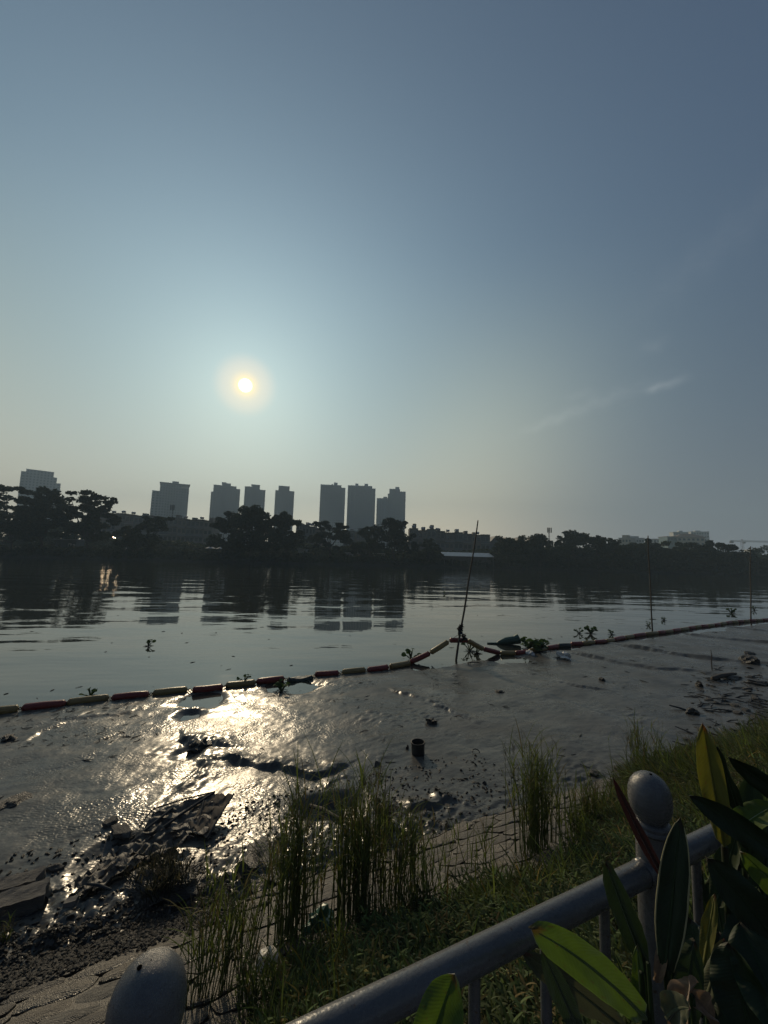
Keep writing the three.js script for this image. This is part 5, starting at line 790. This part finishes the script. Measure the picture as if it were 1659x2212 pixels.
function stems(parent, list) { for (const [a, b, r] of list) new MB().tube([a, a.clone().lerp(b, 0.5).add(V(0.01, 0, 0.01)), b].map((p) => p.clone().sub(parent.position)), [r, r * 0.85, r * 0.6], 8).build('stem', LEAF.old, parent); }
const P = atDepth;
{
  const f = (px, d) => { const p = P(px, 2200, d); p.y = 1.56; return p; };
  const A = thing('broad_leaf_plant', 'plant with bright green drooping leaves at the bottom, left of the post', 'plant', f(1330, 0.80), 'broad leaved plants by the railing');
  broadLeaf(A, P(1395, 2200, 0.80), P(1145, 2006, 0.70), 0.056, LEAF.litGreen, { strap: 0.3, sag: 0.08, roll: 0.15, skew: 1.05, label: 'broad bright green leaf lit from behind' });
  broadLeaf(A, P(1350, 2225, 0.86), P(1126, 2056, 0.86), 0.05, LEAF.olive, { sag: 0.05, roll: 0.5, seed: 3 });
  broadLeaf(A, P(1250, 2225, 0.78), P(1170, 2050, 0.72), 0.035, LEAF.shadeThin, { sag: 0.0, roll: 0.3, seed: 4 });
  broadLeaf(A, P(1388, 2200, 0.82), P(1376, 2040, 0.84), 0.024, LEAF.litGreen, { sag: 0, roll: 0.4, seed: 5 });
  broadLeaf(A, P(1262, 2240, 0.9), P(1222, 2110, 0.92), 0.03, LEAF.litGreen, { sag: 0, roll: 0.7, seed: 6 });
  broadLeaf(A, P(1392, 2080, 0.86), P(1308, 1862, 0.88), 0.05, LEAF.shadeThin, { sag: -0.03, roll: 0.5, seed: 7 });
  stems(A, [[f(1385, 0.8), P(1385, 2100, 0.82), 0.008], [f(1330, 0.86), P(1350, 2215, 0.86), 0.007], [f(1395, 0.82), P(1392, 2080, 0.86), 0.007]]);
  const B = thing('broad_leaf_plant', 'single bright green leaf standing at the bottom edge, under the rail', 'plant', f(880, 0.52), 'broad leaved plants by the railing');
  broadLeaf(B, P(905, 2330, 0.50), P(982, 2102, 0.53), 0.052, LEAF.litGreen, { sag: 0.02, roll: -0.2, fold: 0.3, skew: 0.9, label: 'bright green pointed leaf' }); stems(B, [[f(880, 0.52), P(905, 2325, 0.5), 0.006]]);
  const C = thing('broad_leaf_plant', 'dark plant with a pale edged upright leaf right before the knobbed post', 'plant', f(1450, 0.84), 'broad leaved plants by the railing');
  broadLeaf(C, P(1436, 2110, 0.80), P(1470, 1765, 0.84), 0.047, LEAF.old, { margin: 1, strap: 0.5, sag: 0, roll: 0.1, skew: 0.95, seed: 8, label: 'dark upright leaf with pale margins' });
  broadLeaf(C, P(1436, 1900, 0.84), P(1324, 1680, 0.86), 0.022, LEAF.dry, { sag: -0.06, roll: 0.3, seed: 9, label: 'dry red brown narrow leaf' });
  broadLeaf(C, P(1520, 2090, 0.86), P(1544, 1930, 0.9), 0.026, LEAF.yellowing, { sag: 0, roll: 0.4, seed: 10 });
  broadLeaf(C, P(1470, 2230, 0.78), P(1500, 2030, 0.8), 0.05, LEAF.shadeThin, { sag: 0.02, roll: -0.5, seed: 11 });
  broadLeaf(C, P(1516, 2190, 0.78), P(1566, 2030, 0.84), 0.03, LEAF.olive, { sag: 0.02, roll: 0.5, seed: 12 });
  stems(C, [[f(1440, 0.82), P(1440, 2090, 0.80), 0.010], [f(1460, 0.82), P(1436, 1895, 0.84), 0.006], [f(1515, 0.84), P(1520, 2085, 0.86), 0.007]]);
  const D = thing('broad_leaf_plant', 'plant with a tall yellow green leaf, brown at its tip, right of the knob', 'plant', f(1560, 1.0), 'broad leaved plants by the railing');
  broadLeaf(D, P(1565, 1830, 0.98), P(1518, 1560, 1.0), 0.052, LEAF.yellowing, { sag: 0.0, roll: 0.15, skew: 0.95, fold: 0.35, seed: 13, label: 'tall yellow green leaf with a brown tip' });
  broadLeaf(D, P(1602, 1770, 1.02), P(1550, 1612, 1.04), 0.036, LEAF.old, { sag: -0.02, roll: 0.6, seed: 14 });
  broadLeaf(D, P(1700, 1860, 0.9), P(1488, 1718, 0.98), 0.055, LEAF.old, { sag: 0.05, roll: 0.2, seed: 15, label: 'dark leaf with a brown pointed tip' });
  broadLeaf(D, P(1590, 1800, 0.98), P(1680, 1738, 1.0), 0.06, LEAF.litGreen, { sag: 0.08, roll: 0.5, seed: 16 });
  broadLeaf(D, P(1548, 1960, 0.98), P(1592, 1800, 1.0), 0.05, LEAF.shadeThin, { sag: 0.02, roll: 0.4, seed: 17 });
  stems(D, [[f(1555, 1.0), P(1565, 1828, 0.98), 0.011], [f(1590, 1.0), P(1602, 1770, 1.02), 0.008]]);
  const E = thing('broad_leaf_plant', 'dark broad leaved plant in the lower right corner', 'plant', f(1620, 0.85), 'broad leaved plants by the railing');
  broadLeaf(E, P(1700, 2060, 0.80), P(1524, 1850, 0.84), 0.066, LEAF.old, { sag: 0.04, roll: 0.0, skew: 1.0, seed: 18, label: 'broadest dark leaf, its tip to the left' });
  broadLeaf(E, P(1720, 1960, 0.92), P(1598, 1838, 0.96), 0.05, LEAF.litGreen, { sag: 0.05, roll: 0.5, seed: 19 });
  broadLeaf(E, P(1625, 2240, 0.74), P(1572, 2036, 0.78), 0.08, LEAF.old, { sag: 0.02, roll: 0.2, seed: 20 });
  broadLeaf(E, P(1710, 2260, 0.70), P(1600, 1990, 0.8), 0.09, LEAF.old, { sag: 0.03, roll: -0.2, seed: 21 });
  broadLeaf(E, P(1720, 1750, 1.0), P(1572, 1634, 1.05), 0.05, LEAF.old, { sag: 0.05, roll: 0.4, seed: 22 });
  broadLeaf(E, P(1660, 1800, 1.1), P(1650, 1655, 1.15), 0.03, LEAF.litGreen, { sag: 0, roll: 0.5, seed: 23 });
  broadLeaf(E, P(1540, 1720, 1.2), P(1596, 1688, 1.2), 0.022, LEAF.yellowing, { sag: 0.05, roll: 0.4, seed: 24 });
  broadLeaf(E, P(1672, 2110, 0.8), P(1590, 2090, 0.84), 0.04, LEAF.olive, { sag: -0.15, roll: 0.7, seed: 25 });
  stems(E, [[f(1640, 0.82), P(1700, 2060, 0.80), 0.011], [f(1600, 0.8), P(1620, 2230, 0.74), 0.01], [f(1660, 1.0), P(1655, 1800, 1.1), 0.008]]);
  const F = thing('broad_leaf_plant', 'withered plant with curled brown leaves at the bottom right', 'plant', f(1480, 0.74), 'broad leaved plants by the railing');
  broadLeaf(F, P(1450, 2230, 0.72), P(1508, 2120, 0.74), 0.035, LEAF.husk, { sag: 0.2, roll: 0.6, twist: 2.0, fold: 0.8, seed: 26, label: 'curled dry brown leaf' });
  broadLeaf(F, P(1540, 2215, 0.74), P(1478, 2132, 0.76), 0.035, LEAF.husk, { sag: 0.25, roll: -0.6, twist: 2.4, fold: 0.8, seed: 27, label: 'second curled dry brown leaf' });
  broadLeaf(F, P(1440, 2200, 0.72), P(1492, 2180, 0.7), 0.04, LEAF.olive, { sag: 0.3, roll: 0.4, twist: 1.2, seed: 28 });
  broadLeaf(F, P(1415, 2120, 0.8), P(1452, 2050, 0.82), 0.02, LEAF.husk, { sag: 0.3, roll: 0.5, twist: 2, fold: 0.8, seed: 29 });
  stems(F, [[f(1480, 0.74), P(1495, 2150, 0.74), 0.007], [f(1400, 0.78), P(1400, 2080, 0.8), 0.006]]);
  const Q = thing('broad_leaf_plant', 'tall mixed green leaves at the right edge behind the rail post', 'plant', f(1650, 1.2), 'broad leaved plants by the railing'), rq = rng(17);
  for (let k = 0; k < 20; k++) { const py = lerp(1665, 1980, rq()), px = lerp(py < 1850 ? 1600 : 1500, 1750, rq()), d = lerp(1.0, 1.3, rq()), q = rq(); broadLeaf(Q, P(px + (rq() - 0.35) * 130, py + 190 + 60 * rq(), d - 0.05), P(px, py, d + 0.04), 0.035 + 0.028 * rq(), q < 0.55 ? LEAF.old : q < 0.82 ? LEAF.shadeThin : q < 0.93 ? LEAF.litGreen : LEAF.yellowing, { sag: 0.14 * (rq() - 0.3), roll: (rq() - 0.5) * 1.9, seed: 70 + k }); }
  stems(Q, [[f(1600, 1.15), P(1610, 1880, 1.12), 0.009], [f(1660, 1.2), P(1660, 1850, 1.15), 0.009], [f(1540, 1.2), P(1545, 1930, 1.15), 0.007]]);
  const r = rng(88), H = thing('broad_leaf_plant', 'dense dark leaves low behind the others in the lower right corner', 'plant', f(1600, 1.05), 'broad leaved plants by the railing');
  for (let k = 0; k < 26; k++) { const px = lerp(1430, 1720, r()), py = lerp(1940, 2300, r()), d = lerp(0.88, 1.15, r()); broadLeaf(H, P(px + (r() - 0.5) * 120, py + 160, d - 0.05), P(px, py, d + 0.05), 0.045 + 0.03 * r(), r() < 0.85 ? LEAF.old : LEAF.shadeThin, { sag: 0.1 * (r() - 0.3), roll: (r() - 0.5) * 1.6, seed: 30 + k }); }
  stems(H, [[f(1560, 1.05), P(1570, 2000, 1.0), 0.01], [f(1640, 1.0), P(1640, 1980, 1.0), 0.01]]);
}
renderer.render(scene, camera);
